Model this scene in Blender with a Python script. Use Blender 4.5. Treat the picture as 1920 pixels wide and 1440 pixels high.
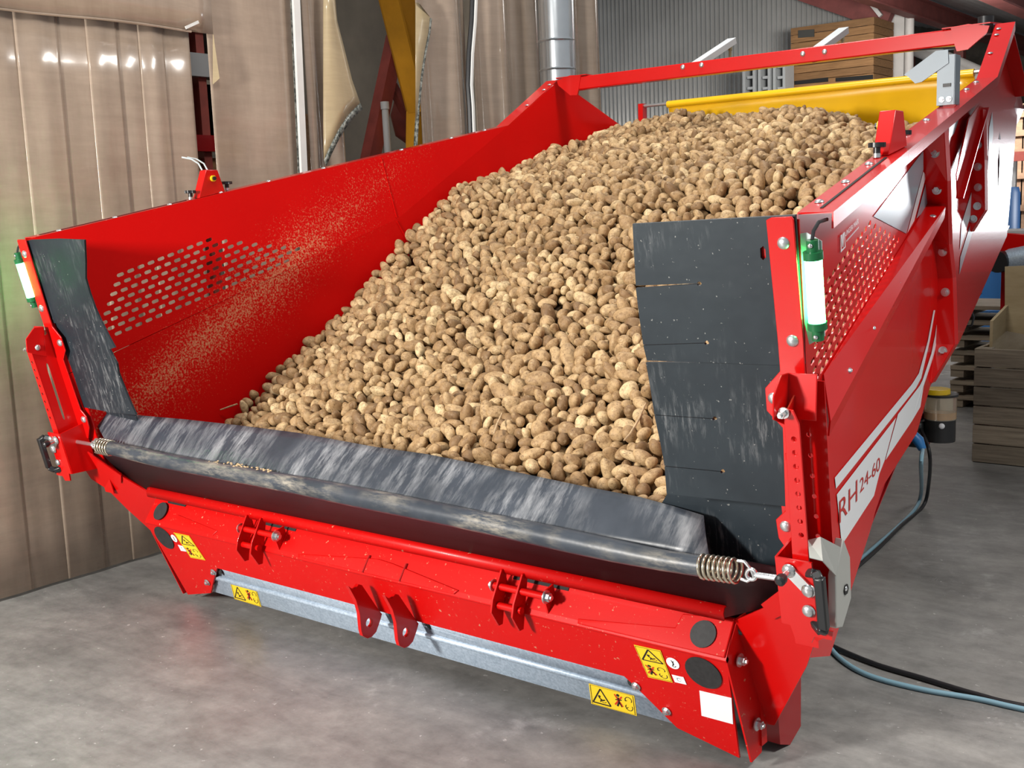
import bpy, bmesh, math, random
import numpy as np
from mathutils import Vector, Matrix, Quaternion
from mathutils.geometry import delaunay_2d_cdt

for o in list(bpy.data.objects): bpy.data.objects.remove(o)
scene = bpy.context.scene
col = scene.collection
random.seed(7); rng = np.random.default_rng(11)

# ------------------------------------------------------------------ camera
CAM = np.array([2.7993, -2.8377, 1.6542]); PITCH, YAW, ROLL, F = 0.1502, -0.6727, 0.0371, 2100.6
def _axes():
    f = np.array([math.sin(YAW)*math.cos(PITCH), math.cos(YAW)*math.cos(PITCH), -math.sin(PITCH)])
    r = np.array([math.cos(YAW), -math.sin(YAW), 0.]); d = np.cross(f, r)
    return np.array([math.cos(ROLL)*r+math.sin(ROLL)*d, -math.sin(ROLL)*r+math.cos(ROLL)*d, f])
AX = _axes()
cd = bpy.data.cameras.new('camera'); cam = bpy.data.objects.new('camera', cd); col.objects.link(cam)
cd.sensor_width = 36; cd.lens = F/1920*36; cd.clip_end = 100; cd.clip_start = .05
m = Matrix.Identity(4)
for i in range(3):
    m[i][0] = AX[0][i]; m[i][1] = -AX[1][i]; m[i][2] = -AX[2][i]; m[i][3] = CAM[i]
cam.matrix_world = m
scene.camera = cam

# ------------------------------------------------------------------ world, lights, exposure
scene.view_settings.view_transform = 'Standard'; scene.view_settings.look = 'None'
scene.view_settings.gamma = 1; scene.view_settings.use_curve_mapping = False
scene.view_settings.exposure = 0.0
w = bpy.data.worlds.new('world'); scene.world = w; w.use_nodes = True
bg = w.node_tree.nodes['Background']; bg.inputs[0].default_value = (.92, .96, 1, 1); bg.inputs[1].default_value = .36
def area(name, loc, target, size, power, color=(1, .96, .9), sy=None, spread=180):
    l = bpy.data.lights.new(name, 'AREA'); l.energy = power; l.color = color; l.size = size
    l.spread = math.radians(spread)
    if sy: l.shape = 'RECTANGLE'; l.size_y = sy
    o = bpy.data.objects.new(name, l); col.objects.link(o); o.location = loc
    o.rotation_euler = (Vector(target)-Vector(loc)).to_track_quat('-Z', 'Y').to_euler()
    return o
area('front_hall_lamp', (-.9, -4.8, 2.15), (.1, .6, .75), .6, 470)
area('ceiling_lamp_front', (.6, -1.0, 4.6), (.3, .6, 0), 1.2, 75, sy=.5)
area('ceiling_lamp_middle', (0, 2.4, 4.6), (0, 2.2, 0), 1.2, 70, sy=.5)
area('fill_light_right', (3.7, .4, 3.6), (3.5, .5, 0), 1.2, 95, sy=.5, spread=110)  # unseen fill light, added to brighten the floor on the right
area('fill_light_rear', (-1.0, 7.5, 3.35), (-3.6, 12.8, 3.0), 1.2, 210, sy=.4)  # unseen fill added to brighten the corrugated wall it is aimed at
area('rear_flood_lamp', (1.75, 9.5, 1.75), (1.5, .5, 1.5), .7, 60, (.93, .96, 1))

# ------------------------------------------------------------------ geometry helpers
def ray(px, py):
    return AX.T @ np.array([(px-960)/F, (py-720)/F, 1.])
def at(px, py, axis, val):
    d = ray(px, py); return Vector(CAM + d*(val-CAM[axis])/d[axis])
def at_x(px, py, x): return at(px, py, 0, x)
def at_y(px, py, y): return at(px, py, 1, y)
def at_z(px, py, z=0.): return at(px, py, 2, z)
def FY(z): return -.25-.215*(z-.83)          # plane of the front flange and the clamp strips
NF = Vector((0, -1, -.215)).normalized()
def at_front(px, py, off=0.):
    d = ray(px, py); n = np.array([0, 1, .215]); p0 = np.array([0, FY(0)+off, 0.])
    return Vector(CAM + d*((p0-CAM)@n)/(d@n))
def proj(P):
    q = (np.asarray(P)-CAM) @ AX.T
    return 960+F*q[..., 0]/q[..., 2], 720+F*q[..., 1]/q[..., 2], q[..., 2]
def XU(y, z): return 1.70-.15935*(y+.42)+.07963*(z-1.62)
def zc(y): return 1.150+.334*y if y < 1.505 else 1.653+.592*(y-1.505)
TL = .0
def SX(y, z):                                  # side wall of the hopper, right half
    c = zc(y)
    return XU(y, z) if z >= c else XU(y, c)+TL*(z-c)
def at_side(px, py, s=1):
    d = ray(px, py); g = lambda t: s*(CAM[0]+t*d[0])-SX(CAM[1]+t*d[1], CAM[2]+t*d[2])
    ts = np.linspace(1.2, 9, 300); a = ts[0]; ga = g(a)
    for b in ts[1:]:
        gb = g(b)
        if ga*gb < 0:
            for _ in range(40):
                c = (a+b)/2
                if g(a)*g(c) <= 0: b = c
                else: a = c
            return Vector(CAM+a*d)
        a, ga = b, gb
    return Vector(CAM+4*d)
def rim(y):
    if y <= 2.36: return 1.62+.1942*(y+.42)
    return 2.16+(y-2.36)*.64
def rimP(y, s=1, dx=0, dz=0):
    z = rim(y); return Vector((s*(XU(y, min(z, 9)) if z >= zc(y) else SX(y, z))+s*dx, y, z+dz))

MATS = {}
def tag(o, label=None, cat=None, group=None, kind=None):
    if label: o['label'] = label
    if cat: o['category'] = cat
    if group: o['group'] = group
    if kind: o['kind'] = kind
    return o
def thing(name, loc, label, cat, group=None):
    o = bpy.data.objects.new(name, None); o.empty_display_size = .1; o.location = loc; col.objects.link(o)
    return tag(o, label, cat, group)
def wl(o):                                     # world position of an object's origin (no rotations in the chain)
    if o.parent is None: return Vector(o.location)
    return wl(o.parent)+o.matrix_parent_inverse.translation+Vector(o.location)
def link(name, me, mat, parent=None, label=None):
    o = bpy.data.objects.new(name, me); col.objects.link(o)
    if mat is not None and not me.materials: me.materials.append(MATS[mat] if isinstance(mat, str) else mat)
    if parent is not None:
        o.parent = parent; o.matrix_parent_inverse = Matrix.Translation(wl(parent)).inverted()
    if label: o['label'] = label
    return o
class MB:
    def __init__(s): s.v = []; s.f = []
    def add(s, vs, fs):
        n = len(s.v); s.v += [tuple(p) for p in vs]; s.f += [tuple(n+i for i in f) for f in fs]; return s
    def box(s, c, size, R=None):
        hx, hy, hz = [k/2 for k in size]; c = Vector(c); R = R or Matrix.Identity(3)
        vs = [c+R@Vector((x, y, z)) for x in (-hx, hx) for y in (-hy, hy) for z in (-hz, hz)]
        return s.add(vs, [(0, 1, 3, 2), (4, 6, 7, 5), (0, 4, 5, 1), (2, 3, 7, 6), (0, 2, 6, 4), (1, 5, 7, 3)])
    def prism(s, pts, ext):
        n = len(pts); ext = Vector(ext); a = [Vector(p) for p in pts]
        vs = a+[p+ext for p in a]
        return s.add(vs, [tuple(range(n)), tuple(range(2*n-1, n-1, -1))]+[(i, (i+1) % n, n+(i+1) % n, n+i) for i in range(n)])
    def bar(s, p0, p1, wd, ht, up=(0, 0, 1)):
        p0, p1 = Vector(p0), Vector(p1); d = (p1-p0); L = d.length; d.normalize(); up = Vector(up)
        x = d.cross(up).normalized(); z = x.cross(d)
        R = Matrix((x, d, z)).transposed(); return s.box((p0+p1)/2, (wd, L, ht), R)
    def tube(s, path, r, seg=10, caps=True):
        path = [Vector(p) for p in path]; n = len(path); rr = r if isinstance(r, (list, tuple)) else [r]*n
        t0 = (path[1]-path[0]).normalized(); up = Vector((0, 0, 1)) if abs(t0.z) < .9 else Vector((1, 0, 0))
        nx = t0.cross(up).normalized(); vs = []; prev = t0
        for i, p in enumerate(path):
            t = ((path[min(i+1, n-1)]-path[max(i-1, 0)])).normalized()
            q = prev.rotation_difference(t); nx = q@nx; prev = t; ny = t.cross(nx)
            for k in range(seg):
                a = 2*math.pi*k/seg; vs.append(p+rr[i]*(math.cos(a)*nx+math.sin(a)*ny))
        fs = [(i*seg+k, i*seg+(k+1) % seg, (i+1)*seg+(k+1) % seg, (i+1)*seg+k) for i in range(n-1) for k in range(seg)]
        if caps: fs += [tuple(range(seg)), tuple(range((n-1)*seg, n*seg))]
        return s.add(vs, fs)
    def cyl(s, p0, p1, r, seg=12): return s.tube([p0, p1], r, seg)
    def dome(s, p, n, r, h, seg=12):
        n = Vector(n).normalized(); u = n.orthogonal().normalized(); v = n.cross(u); p = Vector(p); vs = []
        for j in range(4):
            a = j/4*math.pi/2
            for k in range(seg):
                b = 2*math.pi*k/seg; vs.append(p+n*h*math.sin(a)+r*math.cos(a)*(math.cos(b)*u+math.sin(b)*v))
        vs.append(p+n*h); N = len(vs)-1
        fs = [(j*seg+k, j*seg+(k+1) % seg, (j+1)*seg+(k+1) % seg, (j+1)*seg+k) for j in range(3) for k in range(seg)]
        fs += [(3*seg+k, 3*seg+(k+1) % seg, N) for k in range(seg)]+[tuple(range(seg))]
        return s.add(vs, fs)
    def hexbolt(s, p, n, r, h):
        p = Vector(p); n = Vector(n).normalized()
        s.tube([p, p+n*h*.2], r*1.55, 14); s.tube([p+n*h*.2, p+n*h], r, 6); return s.tube([p+n*h, p+n*h*1.35], r*.55, 8)
    def build(s, name, mat, parent=None, bevel=0, smooth=40, label=None, solid=0, merge=False, segs=2):
        me = bpy.data.meshes.new(name); me.from_pydata(s.v, [], s.f); bm = bmesh.new(); bm.from_mesh(me)
        if merge: bmesh.ops.remove_doubles(bm, verts=bm.verts, dist=1e-4)
        bmesh.ops.recalc_face_normals(bm, faces=bm.faces); bm.to_mesh(me); bm.free()
        if smooth:
            me.polygons.foreach_set('use_smooth', [True]*len(me.polygons)); me.set_sharp_from_angle(angle=math.radians(smooth))
        o = link(name, me, mat, parent, label)
        if solid:
            md = o.modifiers.new('thickness', 'SOLIDIFY'); md.thickness = solid; md.offset = 0
        if bevel:
            md = o.modifiers.new('bevel', 'BEVEL'); md.width = bevel; md.segments = segs; md.limit_method = 'ANGLE'; md.angle_limit = math.radians(35)
        return o
def plate(name, outer, holes, fmap, ext, mat, parent, bevel=0, label=None):
    """flat plate with real holes: outline and holes in 2D, fmap to 3D, extruded by ext"""
    pts = []; edges = []
    for loop in [outer]+holes:
        n = len(pts); k = len(loop); pts += [Vector(p) for p in loop]; edges += [(n+i, n+(i+1) % k) for i in range(k)]
    vs, es, fs, *_ = delaunay_2d_cdt(pts, edges, [], 1, 1e-7)
    def inside(p, L):
        c = False
        for i in range(len(L)):
            (x0, y0), (x1, y1) = L[i][:2], L[i-1][:2]
            if (y0 > p[1]) != (y1 > p[1]) and p[0] < (x1-x0)*(p[1]-y0)/(y1-y0)+x0: c = not c
        return c
    bb = [(min(q[0] for q in h), max(q[0] for q in h), min(q[1] for q in h), max(q[1] for q in h), h) for h in holes]
    def keep(f):
        c = sum((vs[i] for i in f), Vector((0, 0)))/len(f)
        return inside(c, outer) and not any(a < c[0] < b_ and d < c[1] < e and inside(c, h) for a, b_, d, e, h in bb)
    fs = [f for f in fs if keep(f)]
    ext = Vector(ext); A = [Vector(fmap(*p)) for p in vs]; n = len(A); b = MB()
    cnt = {}
    for f in fs:
        for i in range(len(f)):
            e = (f[i], f[(i+1) % len(f)]); cnt[tuple(sorted(e))] = cnt.get(tuple(sorted(e)), 0)+1
    F2 = [tuple(f) for f in fs]+[tuple(n+i for i in reversed(f)) for f in fs]
    F2 += [(a, c, n+c, n+a) for (a, c), q in cnt.items() if q == 1]
    b.add(A+[p+ext for p in A], F2)
    return b.build(name, mat, parent, bevel=bevel, smooth=30, label=label)
def circ(cx, cy, r, n=12, ry=None): return [(cx+r*math.cos(2*math.pi*i/n), cy+(ry or r)*math.sin(2*math.pi*i/n)) for i in range(n)]
def slot(c, u, L, wd, n=4):
    """rounded slot polygon, centre c, unit direction u"""
    ux, uy = u; out = []
    for e, a0 in ((1, -90), (-1, 90)):
        for i in range(n+1):
            a = math.radians(a0+180*i/n); x = e*(L-wd)/2+wd/2*math.cos(a); y = wd/2*math.sin(a)
            out.append((c[0]+x*ux-y*uy, c[1]+x*uy+y*ux))
    return out
def rep(o, pts):
    """copies of one small part at other places (o was built at the origin)"""
    par = o.parent; inv = o.matrix_parent_inverse.copy()
    for i, p in enumerate(pts):
        c = o if i == 0 else o.copy()
        if i: col.objects.link(c); c.parent = par; c.matrix_parent_inverse = inv
        c.location = p

# ------------------------------------------------------------------ materials
def new_mat(name):
    m = bpy.data.materials.new(name); m.use_nodes = True; nt = m.node_tree; MATS[name] = m
    return m, nt, nt.nodes['Principled BSDF']
def N(nt, t, **kw):
    n = nt.nodes.new(t)
    for k, v in kw.items():
        if k.startswith('i_'):
            key = k[2:]; n.inputs[int(key) if key.isdigit() else key.replace('_', ' ')].default_value = v
        else: setattr(n, k, v)
    return n
def ramp(nt, src, stops):
    r = nt.nodes.new('ShaderNodeValToRGB'); e = r.color_ramp.elements
    while len(e) < len(stops): e.new(.5)
    for k, (p, c) in zip(e, stops): k.position = p; k.color = (*c, 1) if len(c) == 3 else c
    nt.links.new(src, r.inputs[0]); return r.outputs[0]
def mixc(nt, fac, a, b, mode='MIX'):
    n = nt.nodes.new('ShaderNodeMix'); n.data_type = 'RGBA'; n.blend_type = mode
    for s, v in ((n.inputs[0], fac), (n.inputs[6], a), (n.inputs[7], b)):
        if hasattr(v, 'is_linked'): nt.links.new(v, s)
        else: s.default_value = v if not isinstance(v, tuple) else ((*v, 1) if len(v) == 3 else v)
    return n.outputs[2]
def mth(nt, op, a, b=None, c=None):
    n = nt.nodes.new('ShaderNodeMath'); n.operation = op
    for s, v in zip(n.inputs, (a, b, c)):
        if v is None: continue
        if hasattr(v, 'is_linked'): nt.links.new(v, s)
        else: s.default_value = v
    return n.outputs[0]
def noise(nt, scale, detail=4, rough=.6, vec=None, out=0, dist=0.):
    n = N(nt, 'ShaderNodeTexNoise'); n.inputs['Scale'].default_value = scale; n.inputs['Detail'].default_value = detail
    n.inputs['Roughness'].default_value = rough; n.inputs['Distortion'].default_value = dist
    if vec is not None: nt.links.new(vec, n.inputs['Vector'])
    else: nt.links.new(pos(nt), n.inputs['Vector'])
    return n.outputs[out]
def pos(nt):
    g = nt.nodes.get('geo') or N(nt, 'ShaderNodeNewGeometry', name='geo'); return g.outputs['Position']
def mapped(nt, sc):
    n = N(nt, 'ShaderNodeVectorMath', operation='MULTIPLY'); nt.links.new(pos(nt), n.inputs[0]); n.inputs[1].default_value = sc
    return n.outputs[0]
def bump(nt, b, h, st=.3, d=.01):
    n = N(nt, 'ShaderNodeBump'); n.inputs['Strength'].default_value = st; n.inputs['Distance'].default_value = d
    nt.links.new(h, n.inputs['Height']); nt.links.new(n.outputs[0], b.inputs['Normal'])
def simple(name, c, rough=.5, metal=0, coat=0, var=0., vscale=6, bstr=0, bscale=200, spec=None):
    m, nt, b = new_mat(name); b.inputs['Base Color'].default_value = (*c, 1); b.inputs['Roughness'].default_value = rough
    b.inputs['Metallic'].default_value = metal; b.inputs['Coat Weight'].default_value = coat; b.inputs['Coat Roughness'].default_value = .12
    if spec is not None: b.inputs['Specular IOR Level'].default_value = spec
    if var:
        nz = noise(nt, vscale); r = ramp(nt, nz, [(.3, tuple(k*(1-var) for k in c)), (.7, tuple(min(1, k*(1+var)) for k in c))])
        nt.links.new(r, b.inputs['Base Color'])
    if bstr: bump(nt, b, noise(nt, bscale), bstr, .002)
    return m

RED = (.54, .0030, .0026)
def red_mat(name, dirt='', rough=.26, c=RED, coat=.3, spec=.32):
    m, nt, b = new_mat(name); b.inputs['Roughness'].default_value = rough; b.inputs['Coat Weight'].default_value = coat; b.inputs['Coat Roughness'].default_value = .06; b.inputs['Specular IOR Level'].default_value = spec
    colr = ramp(nt, noise(nt, 3.0, 3), [(.3, tuple(k*.93 for k in c)), (.7, c)])
    sp = ramp(nt, noise(nt, 75, 3, .7), [(.66, (0, 0, 0)), (.72, (1, 1, 1))])
    if dirt == 'inner':
        sep = N(nt, 'ShaderNodeSeparateXYZ'); nt.links.new(pos(nt), sep.inputs[0]); y, z = sep.outputs[1], sep.outputs[2]
        line = mth(nt, 'ADD', mth(nt, 'MULTIPLY', y, .66), .90)
        dz = mth(nt, 'ABSOLUTE', mth(nt, 'SUBTRACT', z, line))
        wob = mth(nt, 'MULTIPLY', mth(nt, 'SUBTRACT', noise(nt, 5, 3), .5), .18)
        band = mth(nt, 'SUBTRACT', 1., mth(nt, 'MULTIPLY', mth(nt, 'ADD', dz, wob), 2.9))
        fade = mth(nt, 'SUBTRACT', 1.22, mth(nt, 'MULTIPLY', mth(nt, 'ABSOLUTE', mth(nt, 'SUBTRACT', y, .5)), .7))
        band = mth(nt, 'MULTIPLY', N_clamp(nt, band), N_clamp(nt, fade))
        thr = mth(nt, 'SUBTRACT', .66, mth(nt, 'MULTIPLY', band, .20))
        spn = noise(nt, 105, 4, .75)
        mask = N_clamp(nt, mth(nt, 'MULTIPLY', mth(nt, 'SUBTRACT', spn, thr), 11))
        strk = noise(nt, 1, 3, .6, mapped(nt, (20, 60, 25)))
        mask = mth(nt, 'MULTIPLY', mask, mth(nt, 'ADD', .25, mth(nt, 'MULTIPLY', strk, .9)))
        mask = mth(nt, 'MULTIPLY', mask, mth(nt, 'ADD', .18, mth(nt, 'MULTIPLY', band, .75)))
        colr = mixc(nt, mask, colr, (.60, .34, .18))
        nt.links.new(mth(nt, 'ADD', rough+.05, mth(nt, 'MULTIPLY', mask, .3)), b.inputs['Roughness'])
    elif dirt == 'beam':
        f = mth(nt, 'MULTIPLY', sp, .55); f2 = ramp(nt, noise(nt, 48, 2, .5), [(.71, (0, 0, 0)), (.74, (1, 1, 1))])
        f = mth(nt, 'MAXIMUM', f, mth(nt, 'MULTIPLY', f2, .7)); colr = mixc(nt, f, colr, (.50, .26, .16))
        bump(nt, b, noise(nt, 260, 2), .05, .001)
    nt.links.new(colr, b.inputs['Base Color']); return m
def N_clamp(nt, v):
    n = N(nt, 'ShaderNodeClamp'); nt.links.new(v, n.inputs[0]); return n.outputs[0]
red_mat('red'); red_mat('red_inner', 'inner', .42, coat=.0, spec=.08); red_mat('red_beam', 'beam', .38, coat=.03, spec=.25); red_mat('red_dark', '', .28, (.30, .006, .008))
def rubber():
    m, nt, b = new_mat('rubber')
    base = ramp(nt, noise(nt, 4, 4), [(.3, (.010, .016, .022)), (.7, (.020, .029, .037))])
    strk = noise(nt, 1, 5, .7, mapped(nt, (70, 40, 7))); big = noise(nt, 3.2, 3, .6)
    k = mth(nt, 'MULTIPLY', ramp(nt, strk, [(.50, (0, 0, 0)), (.72, (1, 1, 1))]), ramp(nt, big, [(.5, (0, 0, 0)), (.72, (1, 1, 1))]))
    c = mixc(nt, mth(nt, 'MULTIPLY', k, .6), base, (.40, .41, .42))
    dots = ramp(nt, noise(nt, 95, 2, .5), [(.715, (0, 0, 0)), (.745, (1, 1, 1))])
    c = mixc(nt, mth(nt, 'MULTIPLY', dots, .35), c, (.55, .55, .52))
    nt.links.new(c, b.inputs['Base Color']); b.inputs['Roughness'].default_value = .5; b.inputs['Specular IOR Level'].default_value = .35
    bump(nt, b, noise(nt, 6, 3), .25, .01)
rubber()
def rubber_dusty(name, amt, tint, smap=(26, 6, 3)):
    m, nt, b = new_mat(name)
    base = ramp(nt, noise(nt, 5, 4), [(.3, (.024, .031, .042)), (.7, (.048, .058, .075))])
    strk = noise(nt, 1, 5, .75, mapped(nt, smap)); patch = noise(nt, 2.6, 3)
    k = mth(nt, 'MULTIPLY', ramp(nt, strk, [(.44, (0, 0, 0)), (.68, (1, 1, 1))]), ramp(nt, patch, [(.40, (0, 0, 0)), (.62, (1, 1, 1))]))
    c = mixc(nt, mth(nt, 'MULTIPLY', k, amt), base, tint)
    nt.links.new(c, b.inputs['Base Color']); b.inputs['Roughness'].default_value = .38; bump(nt, b, noise(nt, 9, 3), .2, .01)
rubber_dusty('rubber_apron', .62, (.46, .47, .49)); rubber_dusty('rubber_tube', .85, (.40, .36, .29), (7, 30, 26))
simple('rubber_maroon', (.030, .014, .018), .45, var=.2)
def galv():
    m, nt, b = new_mat('galv'); v = N(nt, 'ShaderNodeTexVoronoi'); v.inputs['Scale'].default_value = 140; nt.links.new(pos(nt), v.inputs['Vector'])
    c = ramp(nt, v.outputs['Color'], [(.2, (.36, .46, .58)), (.8, (.54, .65, .78))]); c = mixc(nt, .3, c, ramp(nt, noise(nt, 30), [(.3, (.32, .40, .48)), (.7, (.55, .64, .74))]))
    nt.links.new(c, b.inputs['Base Color']); b.inputs['Metallic'].default_value = .35; b.inputs['Roughness'].default_value = .42
galv()
simple('duct_metal', (.62, .66, .69), .22, .9, var=.06)
simple('zinc', (.70, .72, .74), .22, .9); simple('bolt_zinc', (.62, .64, .66), .3, .85)
simple('spring_steel', (.62, .57, .46), .25, .95)
simple('black_plastic', (.012, .013, .015), .35); simple('black_cap', (.018, .018, .019), .65, var=.3, vscale=60)
simple('cable_black', (.016, .016, .018), .45); simple('cable_blue', (.22, .38, .47), .4); simple('blue_plastic', (.02, .16, .42), .4)
simple('grey_paint', (.21, .255, .29), .45, var=.06); simple('light_plate', (.55, .62, .64), .45); simple('cover_grey', (.40, .41, .39), .4, .4); simple('stencil', (.05, .05, .045), .6); simple('arm_white', (.55, .58, .60), .45, var=.05)
simple('yellow_sticker', (.82, .56, .02), .35); simple('white_sticker', (.82, .82, .84), .35); simple('ink', (.01, .01, .01), .5); simple('ink_red', (.55, .03, .01), .5)
simple('decal_white', (.70, .72, .75), .3, coat=.3); simple('decal_grey', (.26, .33, .38), .3, coat=.3)
simple('tarp_yellow', (.80, .46, .006), .28, var=.08, vscale=3, coat=.2)
simple('steel_rod', (.5, .5, .5), .3, .8); simple('brass', (.5, .42, .25), .35, .8)
simple('yellow_paint', (.72, .33, .02), .4, var=.1); simple('lid_yellow', (.80, .52, .01), .4); simple('pump_black', (.015, .015, .016), .45)
simple('red_old', (.30, .055, .04), .55, var=.25); simple('red_beam_roof', (.20, .055, .05), .6, var=.2)
simple('white_frame', (.72, .72, .70), .35, var=.05); simple('blue_drum', (.02, .12, .34), .4); simple('white_wall', (.62, .60, .58), .6, var=.06)
simple('crate_grey', (.40, .42, .43), .5); simple('dark', (.01, .01, .01), .8); simple('grit', (.45, .32, .18), .8, var=.3, vscale=80)
def glass(name, c, rough, tr):
    m, nt, b = new_mat(name); b.inputs['Base Color'].default_value = (*c, 1); b.inputs['Roughness'].default_value = rough; b.inputs['Transmission Weight'].default_value = tr; return m
glass('clear_plastic', (.9, .8, .62), .12, .75)
m, nt, b = new_mat('led_green'); b.inputs['Base Color'].default_value = (.1, .8, .25, 1); b.inputs['Emission Color'].default_value = (.07, 1, .20, 1); b.inputs['Emission Strength'].default_value = 55
simple('led_cap', (.01, .12, .04), .3)
def concrete():
    m, nt, b = new_mat('concrete')
    c1 = ramp(nt, noise(nt, .9, 8, .65), [(.3, (.135, .133, .130)), (.55, (.24, .236, .232)), (.75, (.36, .35, .335))])
    st = ramp(nt, noise(nt, 1, 6, .7, mapped(nt, (1.6, 5, 1)), dist=.6), [(.35, (.13, .13, .125)), (.65, (.33, .32, .30))])
    c = mixc(nt, .45, c1, st)
    wp = ramp(nt, noise(nt, 2.2, 6, .75), [(.60, (0, 0, 0)), (.72, (1, 1, 1))]); c = mixc(nt, mth(nt, 'MULTIPLY', wp, .5), c, (.47, .465, .46))
    dk = ramp(nt, noise(nt, 14, 4, .7), [(.27, (1, 1, 1)), (.36, (0, 0, 0))]); c = mixc(nt, mth(nt, 'MULTIPLY', dk, .35), c, (.07, .068, .065))
    fl = ramp(nt, noise(nt, 30, 3, .6), [(.68, (0, 0, 0)), (.72, (1, 1, 1))]); c = mixc(nt, mth(nt, 'MULTIPLY', fl, .55), c, (.6, .59, .58))
    mo = ramp(nt, noise(nt, 9, 6, .75), [(.35, (.72,)*3), (.65, (1.12,)*3)]); c = mixc(nt, .8, c, mo, 'MULTIPLY')
    sc_ = ramp(nt, noise(nt, 1, 5, .8, mapped(nt, (30, 9, 1)), dist=1.2), [(.66, (0, 0, 0)), (.72, (1, 1, 1))]); c = mixc(nt, mth(nt, 'MULTIPLY', sc_, .3), c, (.58, .57, .56))
    nt.links.new(c, b.inputs['Base Color'])
    r = ramp(nt, noise(nt, 1.4, 5), [(.3, (.30,)*3), (.7, (.55,)*3)]); nt.links.new(r, b.inputs['Roughness']); bump(nt, b, noise(nt, 40, 6), .12, .003)
concrete()
def pvc(name, c0, c1, alpha_lo, alpha_hi, rough=.22):
    m, nt, b = new_mat(name)
    st = noise(nt, 1, 6, .65, mapped(nt, (6, 7, 1.1))); sm = noise(nt, 2.2, 5, .65)
    c = mixc(nt, .5, ramp(nt, st, [(.3, c0), (.7, c1)]), ramp(nt, sm, [(.3, c0), (.7, c1)]))
    hz = ramp(nt, noise(nt, 1, 5, .7, mapped(nt, (3, 3, 26))), [(.35, (.80,)*3), (.65, (1.0,)*3)]); c = mixc(nt, .6, c, hz, 'MULTIPLY')
    nt.links.new(c, b.inputs['Base Color']); b.inputs['Roughness'].default_value = rough; b.inputs['Coat Weight'].default_value = .3; b.inputs['Coat Roughness'].default_value = .08
    sep = N(nt, 'ShaderNodeSeparateXYZ'); nt.links.new(pos(nt), sep.inputs[0])
    mr = N(nt, 'ShaderNodeMapRange'); nt.links.new(mth(nt, 'ADD', sep.outputs[2], mth(nt, 'MULTIPLY', sm, .8)), mr.inputs[0])
    for i, v in zip(range(1, 5), (.7, 2.2, alpha_lo, alpha_hi)): mr.inputs[i].default_value = v
    nt.links.new(mr.outputs[0], b.inputs['Alpha'])
pvc('pvc', (.31, .235, .178), (.50, .392, .305), .62, .97); pvc('pvc_glossy', (.29, .225, .17), (.40, .32, .255), .93, .96, .12)
pvc('pvc_pale', (.40, .31, .18), (.50, .40, .25), .96, .97)
def hem():
    m, nt, b = new_mat('hem_tape'); k = ramp(nt, noise(nt, 1, 4, .7, mapped(nt, (60, 60, 45))), [(.42, (.03, .035, .03)), (.62, (.26, .27, .24))])
    nt.links.new(k, b.inputs['Base Color']); b.inputs['Roughness'].default_value = .4
hem()
def wood(name, c0, c1, sc):
    m, nt, b = new_mat(name); k = noise(nt, 1, 6, .65, mapped(nt, sc), dist=.4)
    c = ramp(nt, k, [(.28, c0), (.72, c1)]); i = N(nt, 'ShaderNodeObjectInfo'); v = mth(nt, 'ADD', .78, mth(nt, 'MULTIPLY', i.outputs['Random'], .4))
    h = N(nt, 'ShaderNodeHueSaturation'); nt.links.new(v, h.inputs['Value']); nt.links.new(c, h.inputs['Color']); nt.links.new(h.outputs[0], b.inputs['Base Color'])
    b.inputs['Roughness'].default_value = .75; bump(nt, b, k, .2, .004)
wood('wood_grey', (.16, .125, .09), (.36, .30, .22), (3, 30, 60)); wood('wood_brown', (.17, .085, .03), (.34, .18, .075), (4, 30, 50)); wood('plywood', (.36, .27, .14), (.52, .41, .25), (2, 2, 9)); wood('wood_pink', (.38, .22, .14), (.58, .38, .25), (8, 8, 30))
def corr():
    m, nt, b = new_mat('corrugated'); c = ramp(nt, noise(nt, .8, 4), [(.3, (.40, .40, .39)), (.7, (.54, .54, .53))])
    nt.links.new(c, b.inputs['Base Color']); b.inputs['Roughness'].default_value = .4; b.inputs['Metallic'].default_value = .3
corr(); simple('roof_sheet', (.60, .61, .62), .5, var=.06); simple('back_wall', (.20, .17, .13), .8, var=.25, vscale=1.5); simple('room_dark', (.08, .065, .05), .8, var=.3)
def potato_mat(name, attr):
    m, nt, b = new_mat(name)
    if attr: a = N(nt, 'ShaderNodeAttribute', attribute_name='tone'); t = a.outputs['Fac']
    else: t = N(nt, 'ShaderNodeObjectInfo').outputs['Alpha']
    skin = ramp(nt, t, [(0, (.21, .125, .058)), (.3, (.34, .215, .102)), (.7, (.48, .325, .165)), (1, (.66, .50, .28))])
    soil = ramp(nt, noise(nt, 46, 6, .76), [(.44, (0, 0, 0)), (.64, (1, 1, 1))]); c = mixc(nt, mth(nt, 'MULTIPLY', soil, .66), skin, (.13, .068, .028))
    pale = ramp(nt, noise(nt, 48, 3, .6), [(.58, (0, 0, 0)), (.75, (1, 1, 1))]); c = mixc(nt, mth(nt, 'MULTIPLY', pale, .45), c, (.66, .51, .30))
    ey = ramp(nt, noise(nt, 130, 2, .5), [(.30, (1, 1, 1)), (.37, (0, 0, 0))]); c = mixc(nt, mth(nt, 'MULTIPLY', ey, .65), c, (.07, .03, .012))
    nt.links.new(c, b.inputs['Base Color']); b.inputs['Roughness'].default_value = .62; b.inputs['Specular IOR Level'].default_value = .35
    bump(nt, b, noise(nt, 130, 4), .3, .003)
potato_mat('potato_one', False); potato_mat('potato_many', True); simple('potato_bed', (.05, .026, .01), .9)
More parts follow.
